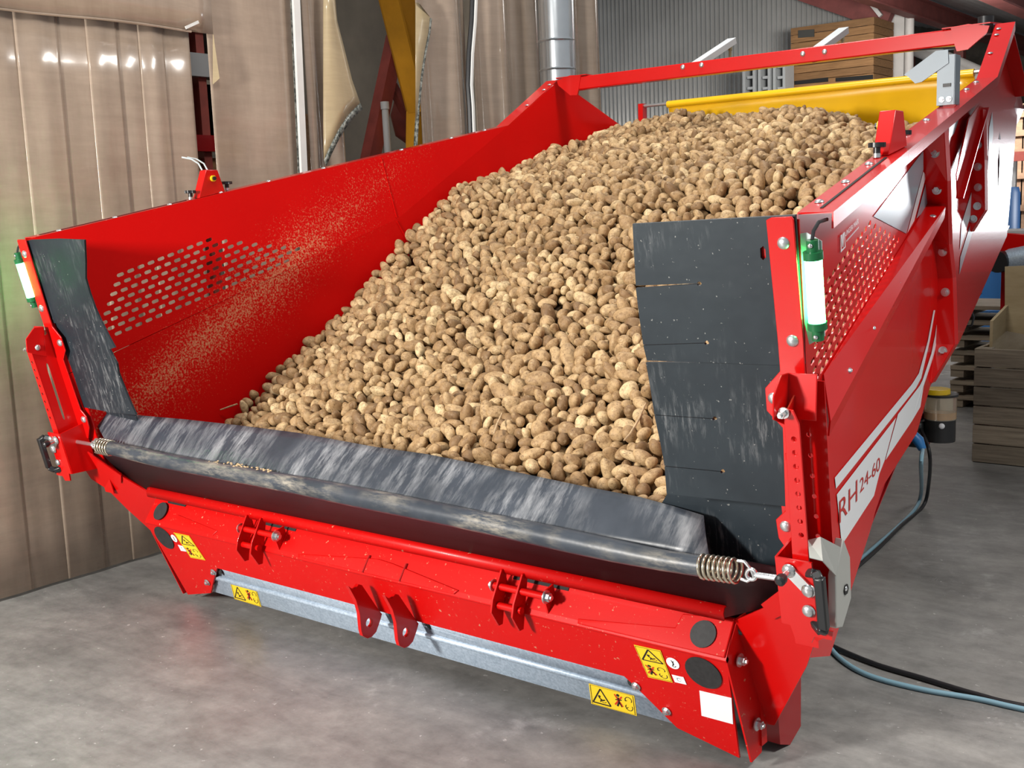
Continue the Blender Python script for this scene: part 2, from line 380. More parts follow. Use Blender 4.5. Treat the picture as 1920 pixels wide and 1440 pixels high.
# ------------------------------------------------------------------ the hall
def struct(o): o['kind'] = 'structure'; return o
struct(MB().prism([(-9, -7, -.1), (8, -7, -.1), (8, 24, -.1), (-9, 24, -.1)], (0, 0, .1)).build('floor', 'concrete'))
b = MB(); nx = 560; xs = np.linspace(-8.5, -2.72, nx)
prof = [(x, 13+.018*math.sin(2*math.pi*x/.0775)) for x in xs]
b.add([(x, y, z) for x, y in prof for z in (0, 6)], [(2*i, 2*i+2, 2*i+3, 2*i+1) for i in range(nx-1)])
struct(b.build('wall_back', 'corrugated', smooth=60, solid=.002))
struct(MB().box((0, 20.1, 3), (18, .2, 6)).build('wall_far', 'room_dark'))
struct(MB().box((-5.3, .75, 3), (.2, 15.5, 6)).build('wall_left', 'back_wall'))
# roof: sheets sloping down to the right on red purlins that run towards the back
RZ = lambda x: 4.42-.26*(x+2.72)
b = MB(); n = 160
b.add([(x, y, RZ(x)+.012*(i % 2)) for i, x in enumerate(np.linspace(-9, 4, n)) for y in (5.2, 20)], [(2*i, 2*i+2, 2*i+3, 2*i+1) for i in range(n-1)])
struct(b.build('ceiling', 'roof_sheet', solid=.006))
for i, (x, wd, ht) in enumerate(((-2.55, .16, .26), (-.35, .16, .30), (1.6, .16, .28))):
    q = MB(); zc_ = RZ(x)-.05-ht/2
    q.box((x, 12.6, zc_+ht/2-.012), (wd, 14.6, .02)); q.box((x, 12.6, zc_-ht/2+.012), (wd, 14.6, .02)); q.box((x, 12.6, zc_), (.02, 14.6, ht-.03))
    struct(q.build('trim_%d' % (i+1), 'red_beam_roof'))
# tie plate where two beams meet, slanting roof beam on the left of it
P = at_y(1600, 18, 12.8)
struct(MB().bar(at_y(1500, -18, 12.7), at_y(1668, 40, 12.7), .14, .26).build('trim_4', 'red_beam_roof'))
struct(MB().bar(at_y(1624, -5, 12.5), at_y(1652, 30, 12.5), .05, .05).build('trim_5', 'white_wall'))
# white corner pier of block work beside the wall, each block a piece of it
pier = MB(); pc = at_y(1655, 150, 12.9)
pr = MB().box((pc.x+.12, 13.1, 2.3), (.30, .3, 4.6)).build('wall_corner', 'white_wall'); struct(pr)
mb = MB().box((0, 0, 0), (.17, .02, .085)); blk = mb.build('block', 'white_wall', pr, bevel=.004)
rep(blk, [Vector((pc.x+.05, 12.945, 2.2+.1*i)) for i in range(20)])
struct(MB().cyl((pc.x+.36, 12.9, 0), (pc.x+.36, 12.9, 4.5), .06, 16).build('trim_6', 'white_wall'))

# strip curtain along the left of the hopper
CX = -2.1
cur = thing('strip_curtain', (CX, -.4, 0), 'beige grimy plastic strip curtain hanging left of the red hopper, nearest to the camera', 'curtain')
def strip(name, y0, y1, z0, z1, mat, parent, amp=.008, x0=CX, n=14, bow=.02, waves=1.0, ph=0., nz=8, lean=0.):
    b = MB(); vs = []
    for j in range(nz+1):
        z = z0+(z1-z0)*j/nz
        for i in range(n+1):
            t = i/n; y = y0+(y1-y0)*t+lean*(z-z0)
            vs.append((x0+bow*math.sin(math.pi*t)+amp*math.sin(2*math.pi*(waves*t)+ph+z*.5), y, z))
    b.add(vs, [(j*(n+1)+i, j*(n+1)+i+1, (j+1)*(n+1)+i+1, (j+1)*(n+1)+i) for j in range(nz) for i in range(n)])
    return b.build(name, mat, parent, smooth=80, solid=.003)
edges = [-2.6, -2.35, -2.1, -1.86, -1.62, -1.40, -1.17, -.95, -.74, -.52, -.33, -.13, .055, .22, .36, .50, .62, .775]
for i in range(len(edges)-1):
    strip('strip', edges[i]-.012, edges[i+1]+.012, .015, 2.64, 'pvc', cur, amp=.0015, x0=CX+.005*(i % 2), bow=.004*(1 if i % 2 else .5), waves=random.uniform(.8, 1.6), ph=random.random()*6)
top = strip('top_sheet', -2.6, .92, 2.625, 3.6, 'pvc', cur, amp=.004, x0=CX+.030, bow=.0, waves=2.5, n=40)
MB().tube([(CX+.037+.004*math.sin(k), -2.6+3.38*k/24, 2.626-.006*math.sin(k*.8)) for k in range(25)], .006, 6).build('sheet_hem', 'pvc', cur)
MB().bar(at_x(348, 52, CX+.05), at_x(372, 41, CX+.05), .006, .014).build('tape_end', 'white_frame', cur)
cB = thing('curtain_sheet', (CX, 1.2, 0), 'wide beige plastic curtain sheet right of the rectangular opening, edged by a white strip', 'curtain')
strip('sheet', .895, 1.50, .015, 3.6, 'pvc', cB, amp=.008, bow=.0, waves=1.3, n=30, ph=1)
# small torn flap at the edge of the opening
MB().prism([at_x(399, 62, CX+.02), at_x(411, 147, CX+.045), at_x(399, 158, CX+.03)], (.003, 0, 0)).build('torn_flap', 'pvc_pale', cB)
strip('crossbar_sheet', .76, .91, 1.70, 1.93, 'pvc', cur, amp=.003, bow=0, x0=CX-.012)
MB().prism([at_x(543, -40, CX+.03), at_x(556, -40, CX+.03), at_x(594, 900, CX+.03), at_x(584, 900, CX+.03)], (-.004, 0, 0)).build('hem_tape', 'hem_tape', cB)
MB().prism([at_x(549, -40, CX+.05), at_x(561, -40, CX+.05), at_x(602, 900, CX+.05), at_x(593, 900, CX+.05)], (-.018, 0, 0)).build('white_strip', 'white_frame', cB)
cC = thing('curtain_strip', (CX, 1.65, 0), 'narrow glossy curtain strip with a folded-back corner edged in dark tape', 'curtain')
strip('strip', 1.53, 1.80, .015, 3.6, 'pvc_glossy', cC, amp=.02, bow=.02, waves=1.2, n=20, x0=CX+.01)
# folded corner: a curved triangular sheet
edge_up = [(625, -30), (632, 40), (645, 90), (660, 150), (675, 193)]
edge_lo = [(606, -30), (606, 80), (606, 160), (606, 230), (607, 300)]
b = MB(); vs = []; n = 10
for j in range(9):
    t = j/8
    def lerp(E): k = t*(len(E)-1); i = min(int(k), len(E)-2); f = k-i; return (E[i][0]*(1-f)+E[i+1][0]*f, E[i][1]*(1-f)+E[i+1][1]*f)
    u, l = lerp(edge_up), lerp(edge_lo)
    for i in range(n+1):
        f = i/n; px = l[0]*(1-f)+u[0]*f; py = l[1]*(1-f)+u[1]*f-14*t*math.sin(math.pi*f)
        vs.append(at_x(px, py, CX+.07+.05*math.sin(math.pi*f*.9)*(.4+.6*t)))
b.add(vs, [(j*(n+1)+i, j*(n+1)+i+1, (j+1)*(n+1)+i+1, (j+1)*(n+1)+i) for j in range(8) for i in range(n)])
b.build('folded_corner', 'pvc_pale', cC, smooth=80, solid=.003)
bot = vs[8*(n+1):]
b = MB(); hv = []
for p in bot: hv += [p, Vector(p)+Vector((.004, .012, -.035))]
b.add(hv, [(2*i, 2*i+2, 2*i+3, 2*i+1) for i in range(n)]); b.build('hem_tape', 'hem_tape', cC, solid=.005)
cD = thing('curtain_sheet', (CX, 3.5, 0), 'glossy translucent curtain sheet behind the metal duct, with vertical highlights', 'curtain')
strip('sheet', 2.46, 2.99, .015, 3.9, 'pvc_glossy', cD, amp=.035, bow=.0, waves=1.4, n=40, ph=.6)
strip('sheet', 3.03, 3.80, .015, 3.9, 'pvc_glossy', cD, amp=.04, bow=.0, waves=2.1, n=50, ph=1.7)
strip('sheet', 3.82, 4.55, .015, 3.9, 'pvc_glossy', cD, amp=.03, bow=.0, waves=2.3, n=50, ph=.3)
b = MB(); hv = []
for px, py in ((806, 32), (803, 60), (796, 95), (789, 140), (783, 200), (779, 265), (778, 300)): hv += [at_x(px-3, py, CX+.04), at_x(px+4, py+3, CX+.06)]
b.add(hv, [(2*i, 2*i+2, 2*i+3, 2*i+1) for i in range(6)]); b.build('hem_tape', 'hem_tape', cD, solid=.004)
b = MB(); b.add([at_x(785, 5, CX+.05), at_x(806, 32, CX+.055), at_x(803, 60, CX+.055), at_x(796, 95, CX+.055), at_x(789, 140, CX+.055), at_x(783, 200, CX+.05), at_x(779, 265, CX+.045), at_x(779, 5, CX+.03)], [tuple(range(8))]); b.build('folded_edge', 'pvc_pale', cD, solid=.003)
MB().tube([at_x(x, y, CX+.06) for x, y in ((892, -40), (889, 40), (884, 100), (882, 160), (885, 200), (887, 260), (895, 500), (903, 780))], .018, 6).build('seam_white', 'white_frame', cD)
MB().tube([at_x(x-5, y, CX+.055) for x, y in ((892, -40), (889, 40), (884, 100), (882, 160), (885, 200), (887, 260), (895, 500), (903, 780))], .016, 6).build('seam_dark', 'black_plastic', cD)

# ventilation duct in front of the curtain
d0 = at_x(1041, -30, -1.72); d1 = at_x(1048, 150, -1.72); dv = (d1-d0).normalized()
duct = thing('ventilation_duct', (d1.x+dv.x*1.9, d1.y+dv.y*1.9, 0), 'round galvanised ventilation duct standing behind the peak of the hopper wall', 'duct')
k = d1.z/-dv.z; base = d1+dv*k
MB().tube([d0-dv*.9, base], .118, 32).build('pipe', 'duct_metal', duct, smooth=50)
for py in (77, 131):
    p = at_x(1043+(py > 100)*3, py, -1.72); MB().tube([p-dv*.008, p, p+dv*.008], [.119, .126, .119], 32).build('joint_ring', 'duct_metal', duct)

# things seen through the gaps of the curtain
rk = thing('storage_rack', (-3.2, 1.5, 0), 'dark red steel rack seen through the rectangular curtain opening', 'rack')
X = -3.2
for px in (335, 377, 412): p = at_x(px, 200, X); MB().box((X, p.y, 1.7), (.07, .06, 3.4)).build('upright', 'red_old', rk)
for py in (125, 270, 45): p = at_x(374, py, X); MB().box((X+.05, p.y, p.z), (.05, 1.5, .10 if py != 125 else .14)).build('cross_beam', 'red_dark' if py != 125 else 'crate_grey', rk)
for k in range(6):
    p = at_x(330+18*k, 210, X-.1); q = at_x(330+18*k, 262, X-.1); MB().box((X-.1, p.y, (at_x(370, 160, X-.1).z+q.z)/2), (.03, .19, at_x(370, 155, X-.1).z-q.z)).build('board', 'red_old', rk)
MB().box((X-.25, at_x(374, 300, X).y, at_x(374, 300, X-.2).z-.25), (.5, 1.6, .5)).build('rack_box', 'wood_brown', rk)
MB().box((X-.3, at_x(374, 90, X).y, at_x(374, 85, X-.2).z), (.4, 1.6, .34)).build('rack_box', 'room_dark', rk)  # added dark box, puts the dimness of the interior into its colour
pg = thing('yellow_beam', (-2.55, 2.35, 0), 'slanting yellow steel beam behind the curtain gap', 'beam')
y0 = -2.55
MB().prism([at_x(716, -60, y0), at_x(800, -60, y0), at_x(800, 230, y0), at_x(781, 205, y0)], (-.10, 0, 0)).build('web', 'yellow_paint', pg)
MB().bar(at_x(716, -60, y0+.03), at_x(783, 210, y0+.03), .02, .16, up=(1, 0, 0)).build('flange', 'yellow_paint', pg)
MB().bar(at_x(783, 210, y0-.02), Vector((y0-.02, 2.75, 0)), .12, .1, up=(1, 0, 0)).build('foot', 'yellow_paint', pg)
rp = thing('red_post', (-2.75, 1.95, 0), 'faded red post leaning behind the curtain gap', 'post')
b0, b1 = at_x(697, 285, -2.75), at_x(742, 70, -2.75); dd = (b1-b0)
MB().bar(b0-dd*(b0.z/dd.z), b1, .10, .09, up=(1, 0, 0)).build('post', 'red_old', rp)
MB().bar(at_x(735, 160, -2.8), at_x(765, 220, -2.8), .05, .06, up=(1, 0, 0)).build('brace', 'red_old', rp)
wp = thing('white_pipe', (-2.65, 2.2, 0), 'thin white pipe standing upright in the curtain gap', 'pipe')
p0, p1 = at_x(727, 285, -2.65), at_x(722, 205, -2.65); dd = p1-p0
MB().cyl(p0-dd*(p0.z/dd.z), p1, .024, 12).build('pipe', 'white_frame', wp)
MB().cyl(p1, p1+dd.normalized()*.05, .03, 12).build('cap', 'white_frame', wp)
bg_ = thing('cloth_bag', (-3.0, 2.75, 0), 'dusty pink sack hanging behind the yellow beam', 'sack')
q = at_x(770, 215, -3.0); b = MB(); b.tube([q+Vector((0, 0, .25)), q+Vector((0, 0, .15)), q, q-Vector((0, 0, .15)), q-Vector((0, .0, .22))], [.03, .10, .15, .12, .03], 14); b.build('sack', 'red_old', bg_, smooth=70)
MB().cyl(q+Vector((0, 0, .24)), q+Vector((0, 0, 1.2)), .012, 8).build('rope', 'cable_black', bg_)
tr = thing('leaning_timber', (-3.8, 3.0, 0), 'brown timber boards leaning in the dim space behind the curtain', 'boards')
for k in range(4):
    MB().bar((-3.75-.05*k, 2.75+.2*k, 0), (-4.1, 2.85+.22*k, 2.5), .10, .03, up=(1, 0, 0)).build('board', 'wood_brown', tr)

# crates and shelves behind the hopper
def slat_crate(name, x0, x1, yf, z0, z1, depth, mat, label, rows, group=None, post=.07, slots=True):
    t = thing(name, ((x0+x1)/2, yf+depth/2, z0), label, 'crate', group); h = (z1-z0); rh = h/rows
    for i in range(rows):
        z = z0+rh*(i+.5)
        MB().box(((x0+x1)/2, yf+.012, z), (x1-x0, .024, rh*.93)).build('slat', mat, t, bevel=.002)
        MB().box(((x0+x1)/2, yf+depth-.012, z), (x1-x0, .024, rh*.93)).build('slat', mat, t)
        MB().box((x0+.012, yf+depth/2, z), (.024, depth-.05, rh*.93)).build('slat', mat, t)
        MB().box((x1-.012, yf+depth/2, z), (.024, depth-.05, rh*.93)).build('slat', mat, t)
    for x in (x0+.06, x1-.06):
        for y in (yf+.06, yf+depth-.06): MB().box((x, y, (z0+z1)/2), (post, post, h*.99)).build('corner_post', mat, t)
    MB().box(((x0+x1)/2, yf+depth/2, z0+.09), (x1-x0-.06, depth-.06, .02)).build('bottom', mat, t)
    return t
c0, c1 = at_y(1480, 100, 12), at_y(1641, 100, 12); ct = at_y(1560, 42, 12).z; cb = at_y(1560, 163, 12).z
H = ct-cb; c0.x += .02; c1.x -= .02
slat_crate('wooden_crate', c0.x, c1.x, 12, cb+.02, ct, .72, 'wood_brown', 'brown wooden crate with a dark label, top of the stack behind the gantry beam', 8)
tc = slat_crate('wooden_crate', c0.x, c1.x, 12, cb-H*1.0, cb-.0, .9, 'wood_brown', 'brown wooden crate below the labelled crate, mostly hidden by the yellow tarp', 8)
zz = cb-H
while zz > .2:
    h2 = min(H, zz); slat_crate('wooden_crate', c0.x, c1.x, 12, zz-h2, zz-.01, .9, 'wood_brown', 'brown wooden crate low in the stack behind the hopper', 6, 'hidden crates of the stack'); zz -= h2
lb = MB().prism([at_y(1497, 57, 11.995), at_y(1527, 55, 11.995), at_y(1527, 69, 11.995), at_y(1497, 71, 11.995)], (0, -.01, 0)).build('stencil_label', 'stencil'); lb.parent = None
cr0 = [o for o in bpy.data.objects if o.name.startswith('wooden_crate')][0]; lb.parent = cr0; lb.matrix_parent_inverse = Matrix.Translation(wl(cr0)).inverted()
for px0, px1 in ((1490, 1553), (1567, 1637)):
    b = MB().prism([at_y(px0, 159-(px0 > 1560)*6, 11.99), at_y(px1, 153-(px0 > 1560)*5, 11.99), at_y(px1, 145-(px0 > 1560)*5, 11.99), at_y(px0, 152-(px0 > 1560)*6, 11.99)], (0, -.006, 0)).build('fork_slot', 'dark', cr0)
# grey stacked plastic pallets
for k, (pa, pb) in enumerate(((1394, 1419), (1423, 1447), (1451, 1475))):
    a_, b_ = at_y(pa, 125, 11.7), at_y(pb, 125, 11.7); zt = at_y(pa, 118, 11.7).z; zb = at_y(pa, 180, 11.7).z
    t = thing('plastic_crate_stack', ((a_.x+b_.x)/2, 11.9, 0), 'grey stack of plastic trays behind the yellow tarp, ' + ('leftmost of three', 'middle of three', 'rightmost of three, beside the brown crate')[k], 'crates', 'grey tray stacks')
    wdt = b_.x-a_.x
    for s_ in (-1, 1): MB().box(((a_.x+b_.x)/2+s_*wdt*.38, 11.8, zt/2), (wdt*.2, .28, zt)).build('side_rail', 'crate_grey', t)
    MB().box(((a_.x+b_.x)/2, 11.92, zt/2), (wdt*.6, .02, zt)).build('inner', 'dark', t)
    n = 24
    for i in range(n): MB().box(((a_.x+b_.x)/2+wdt*.06, 11.70, zt-.06-i*(zt-.1)/n), (wdt*.42, .06, .035)).build('tray_rim', 'crate_grey', t)

# slatted crate on the floor to the right of the hopper
k0 = at_z(1822, 866)
cx0, cy0 = k0.x, k0.y; ch = at_y(1826, 652, cy0).z
slat_crate('potato_crate', cx0, cx0+1.25, cy0, .0, ch, 1.05, 'wood_grey', 'weathered grey slatted crate standing on the floor right of the hopper', 6)
pb_ = thing('plywood_sheet', (cx0+.5, cy0+.5, .12), 'pale plywood sheet standing upright inside the grey slatted crate', 'board')
MB().prism([at_y(1884, 620, cy0+.35), at_y(1884, 500, cy0+.35), at_y(1990, 495, cy0+.35), at_y(1990, 640, cy0+.35), ], (0, .02, 0)).build('sheet', 'plywood', pb_)
zs = min((pb_.children[0].matrix_world@Vector(c)).z for c in pb_.children[0].bound_box)
MB().prism([(cx0+.06, cy0+.1, .55), (cx0+.06, cy0+.1, ch+.16), (cx0+.10, cy0+.55, ch+.30), (cx0+.10, cy0+.9, ch+.30), (cx0+.10, cy0+.9, .55)], (.018, 0, 0)).build('side_sheet', 'plywood', pb_)
# far shelves with timber, blue drum, pallets
sh = thing('steel_shelving', (at_y(1870, 400, 9).x, 9.2, 0), 'pinkish red shelf rail holding timber at the far right edge', 'shelving')
P0, P1 = at_y(1868, 296, 9), at_y(1960, 290, 9)
MB().bar(P0, P1, .08, .09).build('rail', 'red_old', sh)
for px in (1873, 1899): P = at_y(px, 300, 9.05); MB().box((P.x, 9.1, P.z/2), (.05, .05, P.z)).build('upright', 'steel_rod', sh)
pal = thing('timber_stack', (at_y(1910, 300, 9.6).x, 9.7, 0), 'pale timber frames stacked upright at the far right edge', 'timber')
for px in (1893, 1912, 1931):
    P = at_y(px, 195, 9.6); MB().box((P.x, 9.6, P.z/2), (.11, .06, P.z)).build('board', 'wood_pink', pal)
for py in (215, 250, 285, 330, 390): P = at_y(1908, py, 9.55); MB().box((P.x, 9.55, P.z), (.28, .05, .06)).build('crosspiece', 'wood_pink', pal)
dr = thing('blue_drum', (at_y(1868, 400, 8.6).x, 8.6, 0), 'blue plastic drum behind the black cable bundle', 'drum')
P = at_y(1868, 352, 8.6); R_ = .22
MB().tube([(P.x, 8.6, 0), (P.x, 8.6, P.z*.3), (P.x, 8.6, P.z*.65), (P.x, 8.6, P.z*.97), (P.x, 8.6, P.z)], [R_*.96, R_, R_, R_*.97, R_*.9], 24).build('barrel', 'blue_drum', dr)
for f in (.33, .66): MB().tube([(P.x, 8.6, P.z*f-.02), (P.x, 8.6, P.z*f), (P.x, 8.6, P.z*f+.02)], [R_, R_*1.04, R_], 24).build('hoop', 'blue_drum', dr)
# low red conveyor with motor behind the hopper
cv = thing('red_conveyor', (at_y(1890, 470, 5.6).x, 5.6, 0), 'low red conveyor with a black drive motor behind the hopper', 'conveyor')
zt, zb_ = at_y(1890, 432, 5.6).z, at_y(1890, 508, 5.6).z; xl = at_y(1845, 470, 5.6).x
MB().prism([(xl, 5.6, zb_), (xl+2, 5.6, zb_), (xl+2, 5.6, zt-.04), (xl, 5.6, zt-.04)], (0, .03, 0)).build('side_plate', 'red', cv, bevel=.004)
MB().box((xl+1, 5.9, zt-.03), (2, .65, .05)).build('belt', 'crate_grey', cv)
MB().prism([(xl, 6.2, zb_), (xl+2, 6.2, zb_), (xl+2, 6.2, zt-.04), (xl, 6.2, zt-.04)], (0, .03, 0)).build('side_plate', 'red', cv)
M_ = at_y(1882, 490, 5.5)
MB().tube([M_, M_+Vector((.05, -.0, .0)), M_+Vector((.30, 0, .05))], [.07, .09, .09], 18).build('motor', 'galv', cv, smooth=50)
MB().tube([M_+Vector((.0, -.02, 0)), M_+Vector((-.02, -.09, 0))], .075, 18).build('motor_cap', 'black_plastic', cv)
for dz in (-.05, .05): MB().cyl(M_+Vector((-.08, 0, dz)), M_+Vector((-.24, 0, dz+.01)), .022, 10).build('hose_fitting', 'zinc', cv)
MB().prism([at_y(1862, 470, 5.55), at_y(1885, 436, 5.55), at_y(1950, 440, 5.55), at_y(1950, 470, 5.55), at_y(1895, 475, 5.55)], (0, -.05, 0)).build('motor_bracket', 'red', cv, bevel=.005)
for x in (xl+.15, xl+1.6):
    for y in (5.66, 6.14): MB().box((x, y, zb_/2), (.07, .07, zb_)).build('leg', 'red_dark', cv)
for px, py in ((1869, 463), (1871, 478), (1882, 466), (1895, 468)): MB().dome(at_y(px, py, 5.595), (0, -1, 0), .014, .01).build('bolt', 'bolt_zinc', cv)
bd = thing('wooden_pallet_stack', (at_y(1850, 540, 6.5).x, 6.6, 0), 'stack of weathered wooden pallets in the shade below the red conveyor', 'pallets')
for i in range(7):
    z = .08+i*.12; x = at_y(1852, 540, 6.5).x
    MB().box((x+.3, 6.6, z), (1.0, .7, .03)).build('deck_board', 'wood_grey', bd); 
    for dx in (-.15, .3, .75): MB().box((x+dx, 6.6, z-.04), (.1, .68, .07)).build('bearer', 'wood_grey', bd)
# tall dark racks with pale rails behind the gantry, upper right
ur = thing('pipe_rack', (at_y(1800, 150, 15).x, 15, 0), 'dark red rack with long pale pipes behind the grey sensor arm', 'rack')
for (a_, b_) in (((1700, 72), (1850, 138)), ((1712, 95), (1880, 165)), ((1760, 122), (1900, 190))):
    MB().cyl(at_y(*a_, 15), at_y(*b_, 15), .07, 10).build('pipe', 'white_wall', ur)
for px in (1705, 1800, 1890): P = at_y(px, 90, 15.2); P.z = min(P.z, RZ(P.x)-.1); MB().box((P.x, 15.2, P.z/2), (.14, .14, P.z)).build('upright', 'red_beam_roof', ur)
for py in (150, 200): P, Q = at_y(1695, py, 15.2), at_y(1915, py+55, 15.2); MB().bar(P, Q, .12, .16).build('cross_beam', 'red_beam_roof', ur)
#PART3
# ------------------------------------------------------------------ the receiving hopper
hop = thing('receiving_hopper', (0, 1.3, 0), 'large red receiving hopper full of potatoes with black rubber flaps at the front', 'hopper')
MIR = lambda P, s: Vector((s*P[0], P[1], P[2]))
# --- side walls: perforated upper sheet, lower sheet, rear sheet, each with thickness
def slots_yz():
    out = []; ud = Vector((1, .303)).normalized()
    for k in range(9):
        y0, z0 = -.021-.0203*k, 1.455-.0405*k
        for i in range(-3, 26):
            y = y0+.0488*i; z = z0+.0148*i
            ymin = -.03-.0203*k if k < 6 else -.135+.03*(k-5)
            if y < ymin-.002: continue
            if z > 1.592-.131*(y-.418) or y > .885: continue
            if z < zc(y)+.045: continue
            out.append(slot((y, z), ud, .037, .0155, 3))
    return out
BOT = [(y, z) for y, z in [( -.10, .44), (.10, .37)]]
for px, py in ((1629, 996), (1650, 917), (1717, 812), (1743, 722)):
    p = at_side(px, py); BOT.append((p.y, p.z))
BOT += [(BOT[-1][0]+.55, BOT[-1][1]+.10), (3.30, 1.45)]
for s in (1, -1):
    inner = 'red_inner' if s < 0 else 'red'
    f = lambda y, z: Vector((s*SX(y, z), y, z))
    fl = lambda y, z: Vector((s*(XU(y, zc(y))+TL*(z-zc(y))), y, z))
    plate('side_panel', [(-.31, 1.05), (-.42, 1.62), (2.36, 2.16), (1.505, 1.653)], slots_yz(), lambda y, z: Vector((s*XU(y, z), y, z)), (s*.004, 0, 0), inner, hop, label='perforated upper side panel')
    low = [(-.31, zc(-.31)), (1.505, 1.653)]
    k = [p for p in BOT if p[0] < 1.505]; k2 = [p for p in BOT if p[0] >= 1.505]
    a_, b_ = k[-1], k2[0]; f_ = (1.505-a_[0])/(b_[0]-a_[0]); zm = a_[1]+(b_[1]-a_[1])*f_
    low += [(1.505, zm)]+k[::-1]
    plate('lower_side_panel', low, [], fl, (s*.004, 0, 0), inner, hop)
    rear = [(1.505, 1.653), (2.36, 2.16), (2.80, 2.435), (3.45, 2.16), (3.55, 2.12)]+k2[::-1]+[(1.505, zm)]
    plate('rear_side_panel', rear, [], fl, (s*.004, 0, 0), inner, hop)
    # vertical panel joint and fold line as narrow raised seams
    b = MB(); b.bar(f(1.50, 1.66)+Vector((-s*.001, 0, 0)), f(1.44, rim(1.44)-.01)+Vector((-s*.001, 0, 0)), .003, .006, up=(1, 0, 0)); b.bar(f(1.50, 1.64)+Vector((-s*.001, 0, 0)), f(1.62, 1.45)+Vector((-s*.001, 0, 0)), .003, .006, up=(1, 0, 0)); b.build('panel_joint', inner, hop)
    # --- top rail: flange outwards with a lip, kinked up to the peak
    ys = [-.36, 2.36, 2.80]; b = MB(); vs = []
    for y in ys:
        wd = .085
        p = rimP(y, s); vs += [p, p+Vector((s*wd, 0, 0)), p+Vector((s*wd, .0, -.036))]
    b.add(vs, [(0, 3, 4, 1), (1, 4, 5, 2), (3, 6, 7, 4), (4, 7, 8, 5)])
    rail = b.build('top_rail', 'red', hop, solid=.005, smooth=0)
    p = rimP(2.80, s); q = Vector((s*SX(3.45, 2.16), 3.45, 2.16))
    b = MB(); b.add([p, p+Vector((s*.07, 0, 0)), q+Vector((s*.07, 0, 0)), q], [(0, 1, 2, 3)]); b.build('rear_rail', 'red', hop, solid=.005, smooth=0)
    # adjusting slot in the flange
    b = MB(); b.bar(rimP(-.32, s, .047, .0032), rimP(.36, s, .047, .0032), .007, .002); b.build('slot', 'dark', rail)
    by = (-.25, .0, .26, .52, .78, 1.1, 1.6, 1.95, 2.2, 2.55, 2.70, 2.75)
    hd = MB().dome((0, 0, 0), (0, -.15, 1), .012, .007, 10).build('bolt', 'bolt_zinc', rail); rep(hd, [rimP(y, s, .022, .003) for y in by])
    # --- sensor bracket on the rail
    c = rimP(.47, s, .035, .003); sy = .5
    br = MB(); pr = [Vector((c.x-s*.024, c.y+dy, c.z+.1942*dy*(dz < .05)+dz)) for dy, dz in ((-.075, 0), (.075, .0), (.04, .115), (-.025, .115))]
    br.prism(pr, (s*.048, 0, 0)); br = br.build('sensor_bracket', 'red', hop, bevel=.003)
    sp = Vector((c.x-s*.026, c.y+.005, c.z+.075)); MB().cyl(sp, sp-Vector((s*.012, 0, 0)), .014, 14).build('sensor_ring', 'lid_yellow', br); MB().cyl(sp-Vector((s*.010, 0, 0)), sp-Vector((s*.02, 0, 0)), .009, 12).build('sensor_eye', 'black_plastic', br)
    for dy in (-.105, .105):
        kp = c+Vector((0, dy, dy*.194))
        b = MB().cyl(kp, kp+Vector((0, 0, .012)), .011, 10); b.build('stud', 'zinc', br)
        b = MB(); b.tube([kp+Vector((0, 0, .010)), kp+Vector((0, 0, .028)), kp+Vector((0, 0, .029)), kp+Vector((0, 0, .042))], [.010, .010, .022, .022], 12)
        for q in range(6):
            a = q*math.pi/3; b.cyl(kp+Vector((.02*math.cos(a), .02*math.sin(a), .029)), kp+Vector((.02*math.cos(a), .02*math.sin(a), .042)), .006, 8)
        b.build('knob', 'black_plastic', br)
    if s < 0:
        for dy in (-.03, .0):
            q = c+Vector((.0, dy, .115)); MB().tube([q, q+Vector((-.01, -.01, .03)), q+Vector((-.02, -.04, .05)), q+Vector((-.05, -.07, .06))], .004, 6).build('sensor_lead', 'light_plate', br)
    # --- stiffening rail along the fold, outside
    b = MB(); vs = []
    for (pi, po) in (((1540, 702), (1556, 790)), ((1737, 380), (1772, 388))):
        p = at_side(*pi); q = at_y(*po, p.y-.02)
        vs += [MIR(p+Vector((.005, 0, 0)), s), MIR(q, s), MIR(q+Vector((-.004, 0, -.04)), s)]
    b.add(vs, [(0, 3, 4, 1), (1, 4, 5, 2)]); fr = b.build('fold_rail', 'red', hop, solid=.005, smooth=0)
    hd = MB().dome((0, 0, 0), (s*.35, -.2, 1), .013, .007, 10).build('bolt', 'bolt_zinc', fr)
    rep(hd, [vs[0].lerp(vs[3], t).lerp(vs[1].lerp(vs[4], t), .72)+Vector((0, -.002, .004)) for t in (.14, .32, .54, .74, .92)])
    # --- upright ribs outside
    def rib(inn_px, out_px):
        inn = [at_side(*q) for q in inn_px]; outer = [at_y(*q, p.y) for q, p in zip(out_px, inn)]; inn = [p+Vector((.004, 0, 0)) for p in inn]
        b = MB()
        for i in range(len(inn)-1):
            q = [inn[i], inn[i+1], outer[i+1], outer[i]]; b.add([MIR(v, s) for v in q], [(0, 1, 2, 3)])
        r = b.build('rib', 'red', hop, solid=.006, smooth=0, merge=True)
        b = MB()
        for i in range(len(outer)-1):
            q = [outer[i], outer[i+1], outer[i+1]+Vector((0, .045, 0)), outer[i]+Vector((0, .045, 0))]; b.add([MIR(v, s) for v in q], [(0, 1, 2, 3)])
        b.build('rib_flange', 'red', r, solid=.005, smooth=0, merge=True)
        hd = MB().hexbolt((0, 0, 0), (0, -1, 0), .011, .012).build('bolt', 'bolt_zinc', r); L = []
        for t in np.linspace(.07, .86, 6):
            k = t*(len(outer)-1); i = min(int(k), len(outer)-2); P = outer[i].lerp(outer[i+1], k-i).lerp(inn[i].lerp(inn[i+1], k-i), .45); L.append(MIR(P+Vector((0, -.004, 0)), s))
        rep(hd, L)
